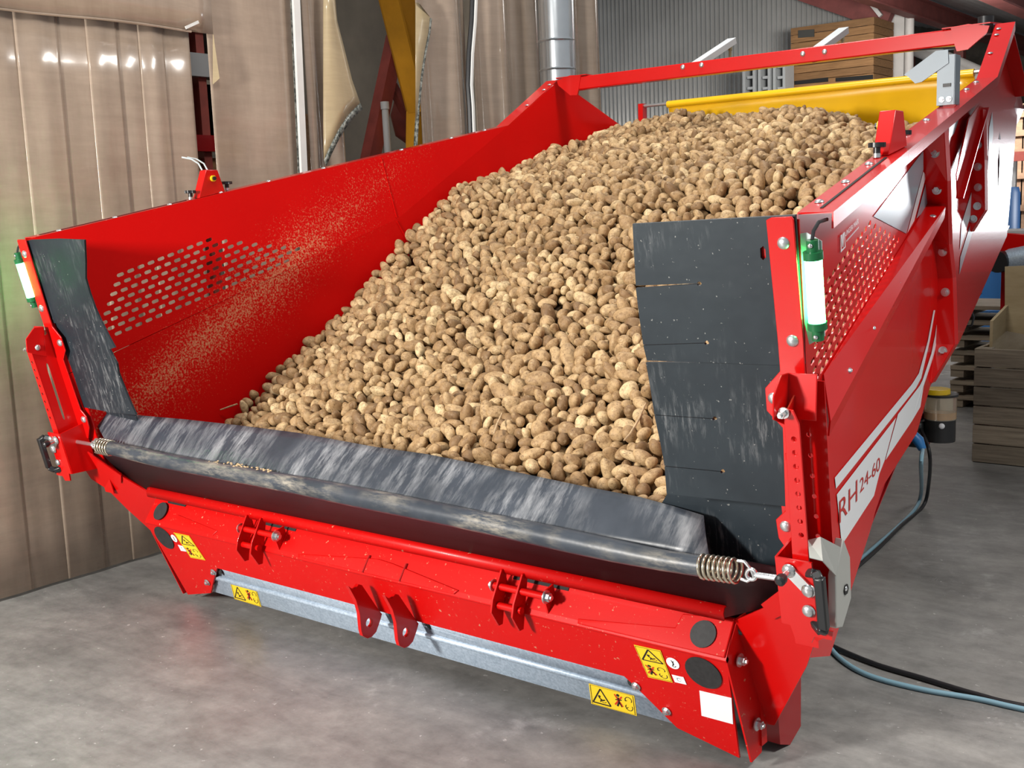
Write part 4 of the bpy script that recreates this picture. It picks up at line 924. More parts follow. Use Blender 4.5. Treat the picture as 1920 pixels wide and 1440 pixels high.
# coupling lugs in the middle
L0 = [(215, 495), (255, 505), (430, 765), (500, 860), (490, 900), (470, 965), (430, 1080), (375, 1140), (325, 1160), (265, 1130), (245, 1060), (235, 960), (225, 850), (180, 690), (110, 560), (85, 515), (130, 548), (170, 552)]
for dx, dy in ((0, 0), (450, 118)):
    px = [(640+.1528*(x+dx), 1020+.1528*(y+dy)) for x, y in L0]
    hc = at_y(640+.1528*(345+dx), 1020+.1528*(965+dy), -.15); X = hc.x
    P = [at_x(*p, X) for p in px]
    plate('coupling_lug', [(p.y, p.z) for p in P], [circ(hc.y, hc.z, .017, 14)], lambda y, z: Vector((X, y, z)), (-.016, 0, 0), 'red', bmm, bevel=.001)
    a_ = [TOP(X-.008, .45, .006), TOP(X-.008, .8, .007), TOP(X-.008, 1.0, .008)]
    MB().tube(a_, .005, 6).build('weld_slot', 'red_dark', bmm)
    MB().prism([(X+.0, FB(.24)+.01, .25), (X+.03, FB(.24)+.01, .25), (X+.03, FB(.2)+.01, .205)], (0, .01, 0)).build('lug_painted_shade', 'dark', bmm)  # dark wedge, shade right of the lug put in as colour
# galvanised ground strip under the beam, two folds
GY = lambda z: FB(z)+.022
b = MB(); xg = [1.10, 1.13, 1.15]
def gz(q): d = ray(*q); n_ = np.array(NB); p0 = np.array([0, GY(.12), .12]); return float((CAM+d*((p0-CAM)@n_)/(d@n_))[2])
zA, zB = (gz((1267, 1362))+gz((402, 1109)))/2, (gz((1220, 1307))+gz((413, 1081)))/2
pr = [(.25, 0, 1.02), (zB+.008, 0, 1.09), (zB+.004, -.012, 1.09), (zB-.010, -.012, 1.10), (zB-.014, 0, 1.10), (zA+.006, 0, 1.16), (zA-.002, .012, 1.16)]
b.add([(sx*x_, GY(z)+o_, z) for z, o_, x_ in pr for sx in (-1, 1)], [(2*i, 2*i+1, 2*i+3, 2*i+2) for i in range(len(pr)-1)])
gs = b.build('ground_strip', 'galv', hop, solid=.004, smooth=30, label='galvanised strip under the front beam')
for s in (1, -1):
    for (px, py) in ((1200, 1281), (1248, 1334)):
        P = at_y(px, py, -.055); Q = Vector((s*P.x, FB(P.z), P.z))
        MB().hexbolt(Q+NB*.002, NB, .010, .010).build('bolt', 'bolt_zinc', gs)
        h = Q+Vector((-s*.028, .012, .002)); MB().prism([h+Vector((.011*math.cos(a), 0, .014*math.sin(a))) for a in np.linspace(0, 2*math.pi, 12, endpoint=False)], (0, -.002, 0)).build('slot_hole', 'dark', gs)

# --- warning stickers: yellow plates with printed pictograms
def on_plane(px, p0, n_):
    d = ray(*px); p0 = np.array(p0); n_ = np.array(n_); return Vector(CAM+d*((p0-CAM)@n_)/(d@n_))
def sticker(name, quad, p0, n_, mat, lift=.0015):
    P = [on_plane(q, p0, n_)+Vector(n_)*lift for q in quad]
    o = MB().prism(P, Vector(n_)*.0008).build(name, mat, hop, smooth=0)
    def M(u, v): return P[0].lerp(P[1], u).lerp(P[3].lerp(P[2], u), v)+Vector(n_)*.0014
    return o, M
def line2(b, M, pts, wd, asp=1.0, closed=False):
    L = list(pts)+([pts[0]] if closed else [])
    for (x0, y0), (x1, y1) in zip(L[:-1], L[1:]):
        dx, dy = x1-x0, (y1-y0)*asp; l = math.hypot(dx, dy) or 1; nx_, ny_ = -dy/l*wd/2, dx/l*wd/2/asp
        b.add([M(x0+nx_, y0+ny_), M(x1+nx_, y1+ny_), M(x1-nx_, y1-ny_), M(x0-nx_, y0-ny_)], [(0, 1, 2, 3)])
def blob(b, M, cx, cy, rx, ry, n=10): b.add([M(cx+rx*math.cos(2*math.pi*i/n), cy+ry*math.sin(2*math.pi*i/n)) for i in range(n)], [tuple(range(n))])
def arc(cx, cy, rx, ry, a0, a1, n=10): return [(cx+rx*math.cos(math.radians(a0+(a1-a0)*i/n)), cy+ry*math.sin(math.radians(a0+(a1-a0)*i/n))) for i in range(n+1)]
def pictos(o, M, ver):
    """ver: True = panels stacked, False = side by side; panel A warning triangle, panel B person barred plus arrows"""
    if ver: fA = lambda u, v: M(u, v*.5); fB = lambda u, v: M(u, .5+v*.5)
    else: fA = lambda u, v: M(u*.5, v); fB = lambda u, v: M(.5+u*.5, v)
    b = MB(); line2(b, fA, [(.5, .12), (.90, .86), (.10, .86)], .06, closed=True)
    blob(b, fA, .42, .50, .06, .06); line2(b, fA, [(.40, .56), (.55, .68), (.66, .62)], .05); line2(b, fA, [(.5, .6), (.44, .76)], .04); line2(b, fA, arc(.60, .70, .10, .07, 0, 300), .025)
    blob(b, fB, .27, .20, .07, .07); line2(b, fB, [(.27, .30), (.30, .52), (.20, .75)], .08); line2(b, fB, [(.30, .52), (.40, .74)], .06); line2(b, fB, [(.14, .44), (.42, .40)], .05)
    line2(b, fB, arc(.72, .30, .14, .14, 150, 400), .03); line2(b, fB, arc(.72, .66, .15, .16, -30, 220), .03); line2(b, fB, [(.58, .24), (.57, .38), (.66, .34)], .03); line2(b, fB, [(.55, .62), (.60, .74), (.68, .66)], .03)
    b.build('pictogram', 'ink', o, smooth=0)
    b = MB(); line2(b, fB, [(.12, .18), (.44, .72)], .07); line2(b, fB, [(.44, .22), (.10, .70)], .07); b.build('red_cross', 'ink_red', o, smooth=0)
    b = MB(); line2(b, M, [(.03, .03), (.97, .03), (.97, .97), (.03, .97)], .012, closed=True); b.build('frame_line', 'ink', o, smooth=0)
bp = (0, FB(.3), .3); bn = tuple(NB)
o, M = sticker('warning_sticker', [(1189, 1208), (1239, 1219), (1262, 1279), (1216, 1269)], bp, bn, 'yellow_sticker'); pictos(o, M, True)
o, M = sticker('warning_sticker', [(326, 998), (355, 1004), (386, 1050), (358, 1045)], bp, bn, 'yellow_sticker'); pictos(o, M, True)
gp_ = (0, GY(.12), .12)
o, M = sticker('warning_sticker', [(1105, 1280), (1190, 1303), (1195, 1341), (1110, 1318)], gp_, bn, 'yellow_sticker', .003); pictos(o, M, False)
o, M = sticker('warning_sticker', [(433, 1093), (482, 1106), (491, 1137), (441, 1122)], gp_, bn, 'yellow_sticker', .003); pictos(o, M, False)
o, M = sticker('white_sticker', [(1312, 1294), (1372, 1308), (1375, 1357), (1316, 1341)], bp, bn, 'white_sticker')
def round_sticker(c, rx):
    C0 = on_plane(c, bp, bn); ex = Vector((1, 0, 0)); ey = Vector((0, .414, -1)).normalized()
    o = MB().prism([C0+NB*.0015+rx*(x*ex+y*ey) for x, y in circ(0, 0, 1, 20)], NB*.0008).build('round_sticker', 'white_sticker', hop, smooth=0)
    b = MB(); Mf = lambda u, v: C0+NB*.003+2*rx*((u-.5)*ex+(v-.5)*ey)
    line2(b, Mf, [(.42, .22), (.5, .35), (.62, .30)], .06); line2(b, Mf, [(.5, .35), (.56, .55), (.46, .68)], .10); line2(b, Mf, arc(.55, .70, .14, .10, 180, -20), .05); b.build('pictogram', 'ink', o, smooth=0)
round_sticker((1262, 1243), .0215); round_sticker((327, 1009), .019)
for q in ([(1260, 1264), (1282, 1269), (1288, 1283), (1266, 1278)], [(334, 1021), (345, 1024), (352, 1034), (340, 1032)]):
    o, M = sticker('white_sticker', q, bp, bn, 'white_sticker'); b = MB(); line2(b, M, arc(.5, .5, .16, .24, 40, 320), .05); line2(b, M, [(.3, .3), (.7, .3)], .04); line2(b, M, [(.62, .5), (.74, .5)], .04); b.build('pictogram', 'decal_grey', o, smooth=0)
# small yellow sticker under the right wall
q = at_side(1645, 935)

# --- gantry beam over the hopper with two sprayer arms
zg = 2.405; yg = 2.80
ga = MB().box((0, yg, zg), (2.30, .065, .075)).build('gantry_beam', 'red', hop, bevel=.006)
for s in (1, -1):
    MB().prism([(s*1.06, yg-.036, zg+.045), (s*1.14, yg-.036, zg+.05), (s*1.235, yg-.036, zg+.03), (s*1.225, yg-.036, zg+.0), (s*1.14, yg-.036, zg-.065), (s*1.09, yg-.036, zg-.068), (s*1.08, yg-.036, zg-.038)], (0, .012, 0)).build('end_bracket', 'red', ga)
    MB().prism([(s*1.02, yg-.04, zg+.041), (s*1.24, yg-.04, zg+.041), (s*1.27, yg+.04, zg+.041), (s*1.02, yg+.04, zg+.041)], (0, 0, .005)).build('top_bracket', 'red', ga)
for (pb, pt) in (((1300, 120), (1372, 72)), ((1530, 95), (1582, 52))):
    P = at_y(*pb, yg); T = at_y(pt[0], pt[1], yg+.42); q0 = Vector((P.x, yg+.02, zg+.04))
    b = MB(); b.bar(q0, T, .055, .004); d = (T-q0)
    b.bar(q0+Vector((.026, 0, -.016)), T+Vector((.026, 0, -.016)), .004, .032); b.bar(q0+Vector((-.026, 0, -.016)), T+Vector((-.026, 0, -.016)), .004, .032)
    arm = b.build('sprayer_arm', 'arm_white', ga)
    b = MB(); t = T+Vector((.0, -.02, -.02)); b.cyl(t, t-Vector((0, 0, .05)), .012, 10); b.cyl(t-Vector((0, 0, .05)), t-Vector((0, 0, .085)), .008, 8); b.build('nozzle', 'brass', ga)
for q in ((1280, 126), (1315, 122), (1505, 101), (1546, 97)):
    P = at_y(*q, yg-.034); MB().dome(P, (0, -1, 0), .014, .008, 12).build('bolt', 'bolt_zinc', ga)
for L in ([(1140, 150), (1118, 162), (1105, 165)], [(1279, 133), (1300, 138), (1330, 131), (1360, 127)], [(1500, 110), (1525, 116), (1560, 108), (1700, 95), (1800, 88)]):
    MB().tube([at_y(*p, yg-.02) for p in L], .004, 6).build('gantry_lead', 'cable_black', ga)
P = at_y(1848, 52, yg); MB().tube([P-Vector((0, 0, .03)), P+Vector((0, 0, .05))], .035, 16).build('camera_head', 'black_plastic', ga)
# --- grey sensor arm on the right rail
c = rimP(1.47, 1, .03, .003); b = MB(); hp2 = at_y(1765, 104, c.y-.03).z-c.z
for (dx, dy, w_, d_) in ((0, -.03, .06, .004), (.03, 0, .004, .06), (-.03, 0, .004, .06)): b.box(c+Vector((dx, dy, hp2/2)), (w_, d_, hp2))
post = b.build('sensor_post', 'grey_paint', hop)
q = c+Vector((0, -.035, .33)); b = MB(); 
A_ = [at_y(1777, 94, c.y-.035), at_y(1755, 96, c.y-.035), at_y(1696, 140, c.y-.035), at_y(1704, 144, c.y-.035), at_y(1716, 156, c.y-.035), at_y(1728, 153, c.y-.035), at_y(1778, 118, c.y-.035)]
b.prism(A_, (0, .004, 0)); T = [A_[0], A_[1], A_[2]]
for i in range(2): b.add([T[i], T[i+1], T[i+1]+Vector((-.0, .075, .01)), T[i]+Vector((0, .075, .01))], [(0, 1, 2, 3)])
b.build('sensor_arm', 'grey_paint', post, solid=.003, smooth=0)
for dx in (-.012, .014): MB().hexbolt(c+Vector((dx, -.035, .02)), (0, -1, 0), .006, .01).build('bolt', 'zinc', post)
MB().box(c+Vector((.005, -.034, .07)), (.028, .003, .012)).build('type_plate', 'ink', post)
# --- yellow tarp at the rear end with bar and posts
b = MB(); vs = []; n = 24; nz = 8; yt = 3.55
for j in range(nz+1):
    t = j/nz
    for i in range(n+1):
        x = -.936+1.88*i/n; z = 2.325-.62*t
        vs.append((x, yt-.02*math.sin(9*x+2*t)*t+.16*t+.03*math.sin(3*x)*t, z))
b.add(vs, [(j*(n+1)+i, j*(n+1)+i+1, (j+1)*(n+1)+i+1, (j+1)*(n+1)+i) for j in range(nz) for i in range(n)])
tarp = b.build('rear_tarp', 'tarp_yellow', hop, smooth=70, solid=.004, label='yellow tarpaulin at the rear end')
b = MB(); b.tube([(-.936, yt, 2.31), (.944, yt, 2.31)], .022, 14); b.build('tarp_hem', 'tarp_yellow', tarp, smooth=60)
MB().cyl((-1.13, yt, 2.315), (1.06, yt, 2.315), .011, 10).build('tarp_bar', 'steel_rod', tarp)
for x in (-1.125, 1.06): MB().box((x, yt, 1.9), (.035, .05, .86)).build('tarp_post', 'red', tarp)
# --- floor, front sill, light-blocking belly and hood
b = MB(); b.add([(-1.40, -.08, .46), (1.40, -.08, .46), (.95, 3.6, 1.5), (-.95, 3.6, 1.5)], [(0, 1, 2, 3)]); b.build('conveyor_floor', 'black_plastic', hop, solid=.02)
b = MB()
for s in (1, -1): b.add([(s*1.40, -.08, .46), (s*.95, 3.6, 1.5), (s*SX(3.4, 1.5), 3.4, 1.5), (s*SX(BOT[-3][0], BOT[-3][1]), BOT[-3][0], BOT[-3][1]), (s*SX(BOT[2][0], BOT[2][1]), BOT[2][0], BOT[2][1]), (s*SX(BOT[0][0], BOT[0][1]), BOT[0][0], BOT[0][1])], [tuple(range(6))])
b.build('belly_light_block', 'red_dark', hop, solid=.004, smooth=0)  # unseen underside, added to keep light from leaking in below
for s in (1,):
    P = [at_y(1872, 95, 3.35), at_y(1896, 200, 3.35), at_y(1880, 235, 3.35), at_y(1862, 262, 3.35), at_y(1850, 250, 3.35), at_y(1850, 150, 3.35)]
    MB().prism([MIR(p, s) for p in P], (0, .25, 0)).build('rear_hood', 'red_dark', hop, bevel=.004)
MB().box((0, 3.2, .75), (.8, .1, 1.4)).build('rear_stand', 'red_dark', hop); MB().box((.45, 2.9, .5), (.08, .08, 1.0)).build('rear_leg', 'red_dark', hop); MB().box((-.45, 2.9, .5), (.08, .08, 1.0)).build('rear_leg', 'red_dark', hop)
# hose bundle on the right rear
for k in range(6):
    off_ = Vector((random.uniform(-.03, .03), random.uniform(-.04, .04), random.uniform(-.02, .02)))
    pts = [at_y(x+k*2.6-6, y, 3.0)+off_*(.5+.5*(i % 2)) for i, (x, y) in enumerate(((1862, 258), (1862, 300), (1861, 350), (1856, 400), (1845, 440), (1830, 475), (1812, 500), (1798, 530)))]
    MB().tube(pts, .014, 8).build('hose', 'cable_black', hop, smooth=60)
MB().tube([at_y(1865, 246, 2.98), at_y(1871, 246, 2.98), at_y(1873, 262, 2.98)], .008, 8).build('hose_hook', 'zinc', hop)
P = at_y(1805, 570, 3.0); b = MB(); b.cyl(P, P+Vector((.06, 0, .08)), .04, 14); b.cyl(P+Vector((.0, 0, -.1)), P, .03, 12); b.build('hydraulic_valve', 'pump_black', hop); MB().box(P+Vector((.03, -.03, -.02)), (.05, .06, .03), Matrix.Rotation(.5, 3, 'Y')).build('valve_block', 'light_plate', hop)
MB().tube([at_y(*p, 3.0) for p in ((1790, 590), (1795, 605), (1810, 612), (1822, 610), (1826, 595), (1818, 575))], .006, 8).build('thin_hose', 'cable_black', hop)
# grease pump with clear reservoir under the right wall
g0 = at_y(1762, 826, 2.9); g1 = at_y(1762, 728, 2.9); hgt = (g1-g0).length; cxx, cyy = g0.x, 2.9
zz0, zz1 = g0.z, g1.z
gp = MB().tube([(cxx, cyy, zz0), (cxx, cyy, zz0+hgt*.42)], .075, 20).build('grease_pump', 'pump_black', hop, smooth=40)
MB().tube([(cxx, cyy, zz0+hgt*.42), (cxx, cyy, zz0+hgt*.86)], .078, 24).build('reservoir', 'clear_plastic', gp, smooth=40); MB().tube([(cxx, cyy, zz0+hgt*.43), (cxx, cyy, zz0+hgt*.56)], .068, 20).build('grease_fill', 'yellow_paint', gp)
MB().tube([(cxx, cyy, zz0+hgt*.86), (cxx, cyy, zz0+hgt*.90)], .085, 24).build('reservoir_rim', 'pump_black', gp); MB().tube([(cxx-.02, cyy, zz0+hgt*.90), (cxx-.02, cyy, zz0+hgt*.99), (cxx-.02, cyy, zz0+hgt)], [.068, .066, .05], 12).build('reservoir_lid', 'lid_yellow', gp)
MB().dome((cxx+.03, cyy-.07, zz0+hgt*.33), (.3, -1, 0), .015, .008).build('gauge', 'white_sticker', gp); MB().box((cxx-.12, cyy, zz0+.03), (.10, .12, .14)).build('pump_motor', 'pump_black', gp, bevel=.02)
MB().box((cxx-.24, cyy+.1, zz0+.1), (.3, .06, .3)).build('pump_mount', 'red_dark', gp)
pl = at_y(1722, 826, 2.3); MB().tube([pl+Vector((-.03, 0, .03)), pl, pl+Vector((.02, 0, -.04))], [.022, .026, .018], 12).build('power_plug', 'blue_plastic', hop, smooth=50)

# ------------------------------------------------------------------ cables on the floor
def cable(name, pts, r, mat, label):
    P = [Vector(p) for p in pts]; path = []
    for i in range(len(P)-1):
        p0, p1, p2, p3 = P[max(i-1, 0)], P[i], P[i+1], P[min(i+2, len(P)-1)]
        for k in range(6):
            t = k/6; path.append(.5*((2*p1)+(p2-p0)*t+(2*p0-5*p1+4*p2-p3)*t*t+(3*p1-p0-3*p2+p3)*t**3))
    path.append(P[-1]); return tag(MB().tube(path, r, 8).build(name, mat, smooth=70), label, 'cable')
cable('power_cable', [pl+Vector((.02, 0, -.04)), at_y(1727, 870, 2.1), at_z(1727, 925, .10), at_z(1715, 955, .012), at_z(1680, 990, .009), at_z(1640, 1025, .009), at_z(1600, 1060, .009), at_z(1565, 1095, .009), at_z(1535, 1145, .009), at_z(1540, 1190, .009), at_z(1558, 1216, .010), at_z(1578, 1237, .009), at_z(1610, 1258, .009), at_z(1655, 1275, .009), at_z(1735, 1294, .009), at_z(1830, 1310, .009), at_z(1920, 1330, .009), at_z(2150, 1376, .009)], .0095, 'cable_blue', 'pale blue cable from the blue plug, looping under the hopper and out along the floor')
cable('power_cable', [(cxx-.08, 2.85, zz0+.06), at_y(1743, 850, 2.6), at_z(1741, 910, .15), at_z(1730, 950, .012), at_z(1690, 985, .009), at_z(1645, 1030, .009), at_z(1597, 1072, .009), at_z(1555, 1110, .009), at_z(1520, 1150, .009), at_z(1530, 1190, .012), at_z(1562, 1212, .012), at_z(1640, 1245, .010), at_z(1730, 1272, .010), at_z(1830, 1302, .010), at_z(1920, 1324, .010), at_z(2150, 1362, .010)], .0095, 'cable_black', 'black cable from the grease pump, running under the hopper and straight along the floor')
#PART4
# ------------------------------------------------------------------ the heap of potatoes
ZM = ([-1.5, -.6, 0, .3, .6, 1.0, 1.5], [2.20, 2.20, 2.17, 2.13, 2.04, 1.98, 1.93])
def heap(x, y):
    t = y-np.interp(x, [-1.5, -.6, 0, 1.5], [.39, .24, .14, .02])
    z = np.where(t < 1.5, .74+.70*t, .74+1.05+.28*(t-1.5))
    zm = np.interp(x, *ZM); d = zm-z; k = .10
    z = np.where(d > k, z, zm-k*np.exp(np.minimum(0, (d-k))/k)*1.0) if False else np.minimum(z, zm)
    return z+.014*np.sin(7.3*x+2.1*y)+.012*np.sin(5.1*y-3.7*x+1)+.010*np.sin(13*x+9*y)
def sx_np(y, z):
    c = np.where(y < 1.505, 1.150+.334*y, 1.653+.592*(y-1.505)); xu = lambda yy, zz: 1.70-.15935*(yy+.42)+.07963*(zz-1.62)
    return np.where(z >= c, xu(y, z), xu(y, c)+TL*(z-c))
TH = .10; N0 = 6900
P = np.empty((0, 3))
while len(P) < N0:
    x = rng.uniform(-1.6, 1.6, 6000); y = rng.uniform(-.02, 3.48, 6000); h = heap(x, y)
    d = rng.uniform(.02, TH, 6000); z = h-d*1.15
    ok = (np.abs(x) < sx_np(y, z)-.035) & (z > .52); P = np.vstack([P, np.c_[x, y, z][ok]])
P = P[:N0]; NP = len(P)
r = np.clip(rng.normal(.0232, .0038, NP), .0150, .034); l = r*np.clip(rng.beta(1.7, 2.0, NP)*1.30, .05, 1.15)
ax = rng.normal(size=(NP, 3)); ax[:, 2] *= .55; ax /= np.linalg.norm(ax, axis=1)[:, None]
SL = np.array([0, -.57, .82])
def neighbour_pairs(S, cell):
    q = np.floor(S/cell).astype(np.int64); q -= q.min(0); dim = q.max(0)+3; q += 1
    key = (q[:, 0]*dim[1]+q[:, 1])*dim[2]+q[:, 2]; o = np.argsort(key, kind='stable'); ks = key[o]; I = []; J = []
    for dx in (-1, 0, 1):
        for dy in (-1, 0, 1):
            for dz in (-1, 0, 1):
                if (dx, dy, dz) < (0, 0, 0): continue
                k2 = key+(dx*dim[1]+dy)*dim[2]+dz
                a = np.searchsorted(ks, k2, 'left'); b_ = np.searchsorted(ks, k2, 'right'); c = b_-a
                i = np.repeat(np.arange(len(S)), c)
                if len(i) == 0: continue
                st = np.repeat(a-np.concatenate([[0], np.cumsum(c)[:-1]]), c); j = o[st+np.arange(len(i))]
                if (dx, dy, dz) == (0, 0, 0): mk = i < j
                else: mk = np.ones(len(i), bool)
                I.append(i[mk]); J.append(j[mk])
    return np.concatenate(I), np.concatenate(J)
body = np.concatenate([np.arange(NP)]*2); sgn = np.concatenate([np.ones(NP), -np.ones(NP)]); rad = np.concatenate([r, r])
rough_ = rng.uniform(-.013, .016, NP)
for it in range(100):
    S = P[body]+(sgn*l[body])[:, None]*ax[body]
    if it % 5 == 0:
        I, J = neighbour_pairs(S, .076); mk = body[I] != body[J]; I, J = I[mk], J[mk]
    D = S[I]-S[J]; dist = np.linalg.norm(D, axis=1)+1e-9; ov = (rad[I]+rad[J])*1.0-dist; mk = ov > 0
    i, j, ov_, D_ = I[mk], J[mk], ov[mk], D[mk]/dist[mk][:, None]; push = D_*(ov_*.36)[:, None]
    dP = np.zeros_like(P); dA = np.zeros_like(P)
    for c in range(3):
        dP[:, c] = np.bincount(body[i], push[:, c], NP)-np.bincount(body[j], push[:, c], NP)
        dA[:, c] = np.bincount(body[i], push[:, c]*sgn[i], NP)-np.bincount(body[j], push[:, c]*sgn[j], NP)
    P = P+np.clip(dP, -.012, .012); ax = ax+np.clip(dA, -.01, .01)/np.maximum(l, .008)[:, None]*.5; ax /= np.linalg.norm(ax, axis=1)[:, None]
    h = heap(P[:, 0], P[:, 1]); dep = (h-P[:, 2])*.83; top = r*.8+rough_
    up = np.clip(top-dep, 0, .02); P -= SL*up[:, None]*.7                # stay under the surface
    dn = np.clip(dep-TH, 0, .02); P += SL*dn[:, None]*.5
    lim = sx_np(P[:, 1], P[:, 2])-r-l*np.abs(ax[:, 0])-.006
    P[:, 0] = np.clip(P[:, 0], -lim, lim); P[:, 1] = np.maximum(P[:, 1], -.03+r); P[:, 1] = np.minimum(P[:, 1], 3.52)
    P += SL*.0006*((dep > top)[:, None])                                  # drift outwards to close the top layer
# which potatoes does the photograph show, and how large?
qx, qy, qd = proj(P); rp_ = F*(r+l*.4)/qd; sc = 4
W_, H_ = 1920//sc, 1440//sc; zb = np.full((H_, W_), 1e9); idb = np.full((H_, W_), -1)
AP = np.array(topx, float)
vis_ok = (qy < np.interp(qx, AP[:, 0], AP[:, 1])+8) & ~((qx > np.interp(qy, [420, 540, 680, 930], [1180, 1184, 1204, 1240])) & (qy > 412))
for k in np.argsort(qd):
    if not vis_ok[k]: continue
    R0 = rp_[k]/sc; cx, cy = qx[k]/sc, qy[k]/sc; x0, x1, y0, y1 = int(max(cx-R0, 0)), int(min(cx+R0+1, W_-1)), int(max(cy-R0, 0)), int(min(cy+R0+1, H_-1))
    if x1 <= x0 or y1 <= y0: continue
    yy_, xx_ = np.mgrid[y0:y1+1, x0:x1+1]; mk = ((xx_-cx)**2+(yy_-cy)**2 < R0*R0) & (zb[y0:y1+1, x0:x1+1] > qd[k])
    zb[y0:y1+1, x0:x1+1][mk] = qd[k]; idb[y0:y1+1, x0:x1+1][mk] = k
area_ = np.bincount(idb[idb >= 0], minlength=NP).astype(float)
big = np.argsort(-area_*(1+.0*qd))[:300]; isbig = np.zeros(NP, bool); isbig[big] = True
tone = np.clip(rng.normal(.50, .27, NP), 0, 1)
# lumpy potato shapes
def potato_mesh(sub, seed):
    bm = bmesh.new(); bmesh.ops.create_icosphere(bm, subdivisions=sub, radius=1); g = np.random.default_rng(seed)
    V = np.array([v.co[:] for v in bm.verts]); Fc = np.array([[v.index for v in f.verts] for f in bm.faces]); bm.free()
    k = g.normal(size=(5, 3))*1.5; ph = g.uniform(0, 6, 5); amp = g.uniform(.02, .06, 5)
    f = 1+sum(a*np.sin(V@kk+p) for a, kk, p in zip(amp, k, ph)); V = V*f[:, None]
    bend = g.uniform(-.14, .14); V[:, 1] += bend*(V[:, 0]**2-.3); V[:, 1] *= g.uniform(.92, 1.08); V[:, 2] *= g.uniform(.84, 1.0)
    V[:, 0] *= 1; V[:, 1:] *= (1+g.uniform(-.12, .12)*V[:, :1]); return V, Fc
NV = 10
fine = [potato_mesh(4, 100+i) for i in range(NV)]; mid = [potato_mesh(3, 100+i) for i in range(NV)]; low_ = [potato_mesh(2, 100+i) for i in range(NV)]
def frame(a):
    a = Vector(a); u = a.orthogonal().normalized(); th = random.uniform(0, 6.28); u = Quaternion(a, th)@u; v = a.cross(u)
    return Matrix((a, u, v)).transposed()
kind = rng.integers(0, NV, NP); SCL = np.c_[(r+l)*1.02, r*1.06, r*1.03]
meshes = []
for V, Fc in fine:
    me = bpy.data.meshes.new('potato'); me.from_pydata(V.tolist(), [], Fc.tolist()); me.polygons.foreach_set('use_smooth', [True]*len(me.polygons)); me.materials.append(MATS['potato_one']); meshes.append(me)
for k in big:
    o = bpy.data.objects.new('potato', meshes[kind[k]]); col.objects.link(o)
    Mx = Matrix.Translation(P[k]) @ frame(ax[k]).to_4x4() @ Matrix.Diagonal((*SCL[k], 1)); o.matrix_world = Mx
    el = l[k]/r[k]; form = 'long oval' if el > .75 else ('oval' if el > .42 else 'roundish'); sz = 'big' if r[k] > .0285 else ('mid-sized' if r[k] > .0245 else 'small')
    tn_ = 'pale' if tone[k] > .70 else ('dark brown' if tone[k] < .32 else 'tan'); o.color = (1, 1, 1, float(tone[k]))
    if qx[k] > 1080 and qy[k] < 800: where, gr = 'beside the slit rubber flap on the right', 'potatoes beside the right rubber flap'
    elif qx[k] > 1080: where, gr = 'low in the right corner of the heap', 'potatoes in the right corner of the heap'
    elif qx[k] < 640: where, gr = 'near the left red wall', 'potatoes near the left red wall'
    elif qx[k] < 860: where, gr = 'behind the left half of the rubber apron', 'potatoes behind the left half of the apron'
    else: where, gr = 'behind the right half of the rubber apron', 'potatoes behind the right half of the apron'
    tag(o, '%s %s %s potato lying %s' % (sz, tn_, form, where), 'potato', gr)
vs_, fs_, tn = [], [], []; base = 0
for k in np.where(~isbig)[0]:
    V, Fc = mid[kind[k]] if area_[k] > 0 else low_[kind[k]]
    R = np.array(frame(ax[k])); vs_.append((V*SCL[k])@R.T+P[k]); fs_.append(Fc+base); base += len(V); tn.append(np.full(len(V), tone[k]))
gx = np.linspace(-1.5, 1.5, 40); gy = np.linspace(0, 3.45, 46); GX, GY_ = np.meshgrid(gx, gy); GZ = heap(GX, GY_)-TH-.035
lim = sx_np(GY_, GZ)-.02; GX = np.clip(GX, -lim, lim); bedV = np.c_[GX.ravel(), GY_.ravel(), GZ.ravel()]
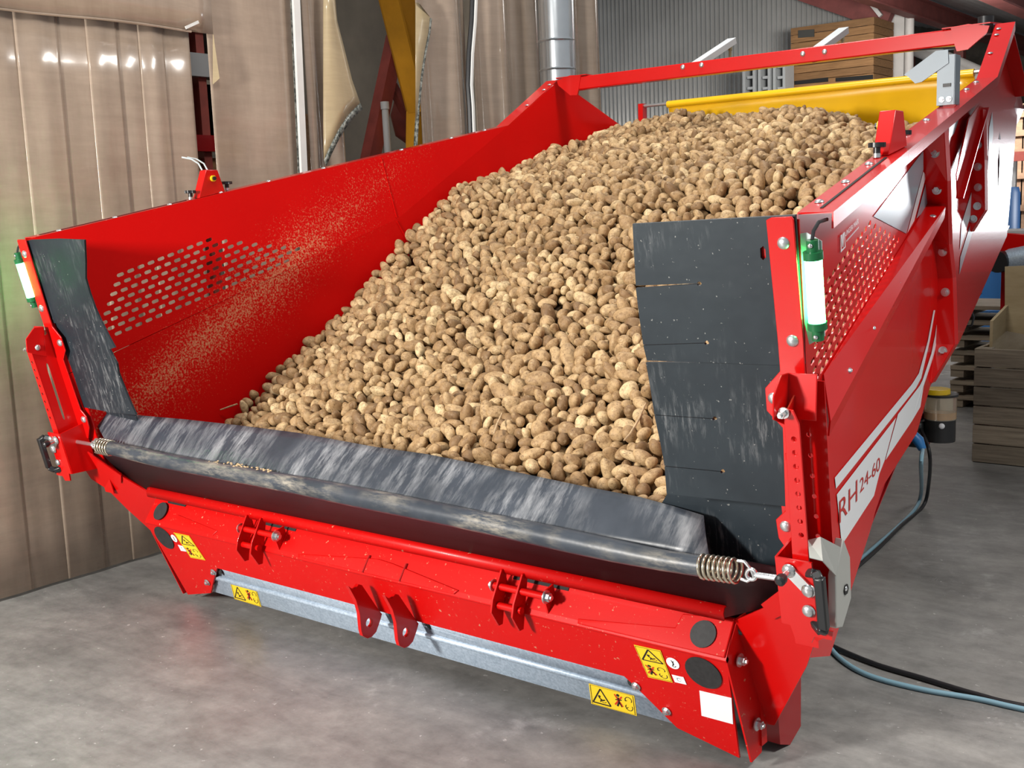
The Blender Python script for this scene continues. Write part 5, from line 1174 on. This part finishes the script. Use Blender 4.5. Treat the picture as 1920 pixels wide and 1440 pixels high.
bf = np.array([[a, a+1, a+41, a+40] for j in range(45) for a in range(j*40, j*40+39)]); bt = np.vstack([bf[:, [0, 1, 2]], bf[:, [0, 2, 3]]])+base
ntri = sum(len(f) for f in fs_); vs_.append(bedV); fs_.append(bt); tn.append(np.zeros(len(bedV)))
VV = np.vstack(vs_).astype(np.float32); FF = np.vstack(fs_).astype(np.int32); TT = np.concatenate(tn).astype(np.float32)
me = bpy.data.meshes.new('potato_heap'); me.vertices.add(len(VV)); me.vertices.foreach_set('co', VV.ravel()); me.loops.add(FF.size); me.loops.foreach_set('vertex_index', FF.ravel())
me.polygons.add(len(FF)); me.polygons.foreach_set('loop_start', np.arange(0, FF.size, 3, dtype=np.int32)); me.polygons.foreach_set('loop_total', np.full(len(FF), 3, np.int32))
me.polygons.foreach_set('use_smooth', np.ones(len(FF), bool)); mi = np.zeros(len(FF), np.int32); mi[ntri:] = 1
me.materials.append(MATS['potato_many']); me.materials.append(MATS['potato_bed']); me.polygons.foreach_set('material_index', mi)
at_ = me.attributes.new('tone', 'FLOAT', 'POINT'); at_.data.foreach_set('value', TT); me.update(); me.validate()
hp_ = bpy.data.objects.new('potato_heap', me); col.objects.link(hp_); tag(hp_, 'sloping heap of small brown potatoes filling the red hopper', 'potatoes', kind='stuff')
print('potatoes', NP, 'visible', int((area_ > 0).sum()), 'tris', len(FF), 'min area of the 300', area_[big].min())
# dry stalks and soil clods among the potatoes
def stalk(pts, label):
    Q = []
    for px, py in pts:
        d = ray(px, py); t = np.linspace(2, 9, 400); X = CAM+t[:, None]*d; g = X[:, 2]-heap(X[:, 0], X[:, 1]); i = np.argmax(g < .012); Q.append(Vector(X[i])+Vector((0, -.02, .02)))
    tag(MB().tube(Q, [.003, .0045, .004, .0025][:len(Q)], 6).build('dry_stalk', 'grit', smooth=60), label, 'stalk')
stalk([(1217, 765), (1204, 795), (1188, 822), (1176, 835)], 'dry brown stalk on the potatoes beside the right rubber flap')
stalk([(948, 783), (938, 805), (933, 822)], 'thin dry stalk on the potatoes near the middle of the apron')
stalk([(420, 775), (440, 768), (452, 764)], 'dry stalk at the lower left foot of the heap against the red wall')
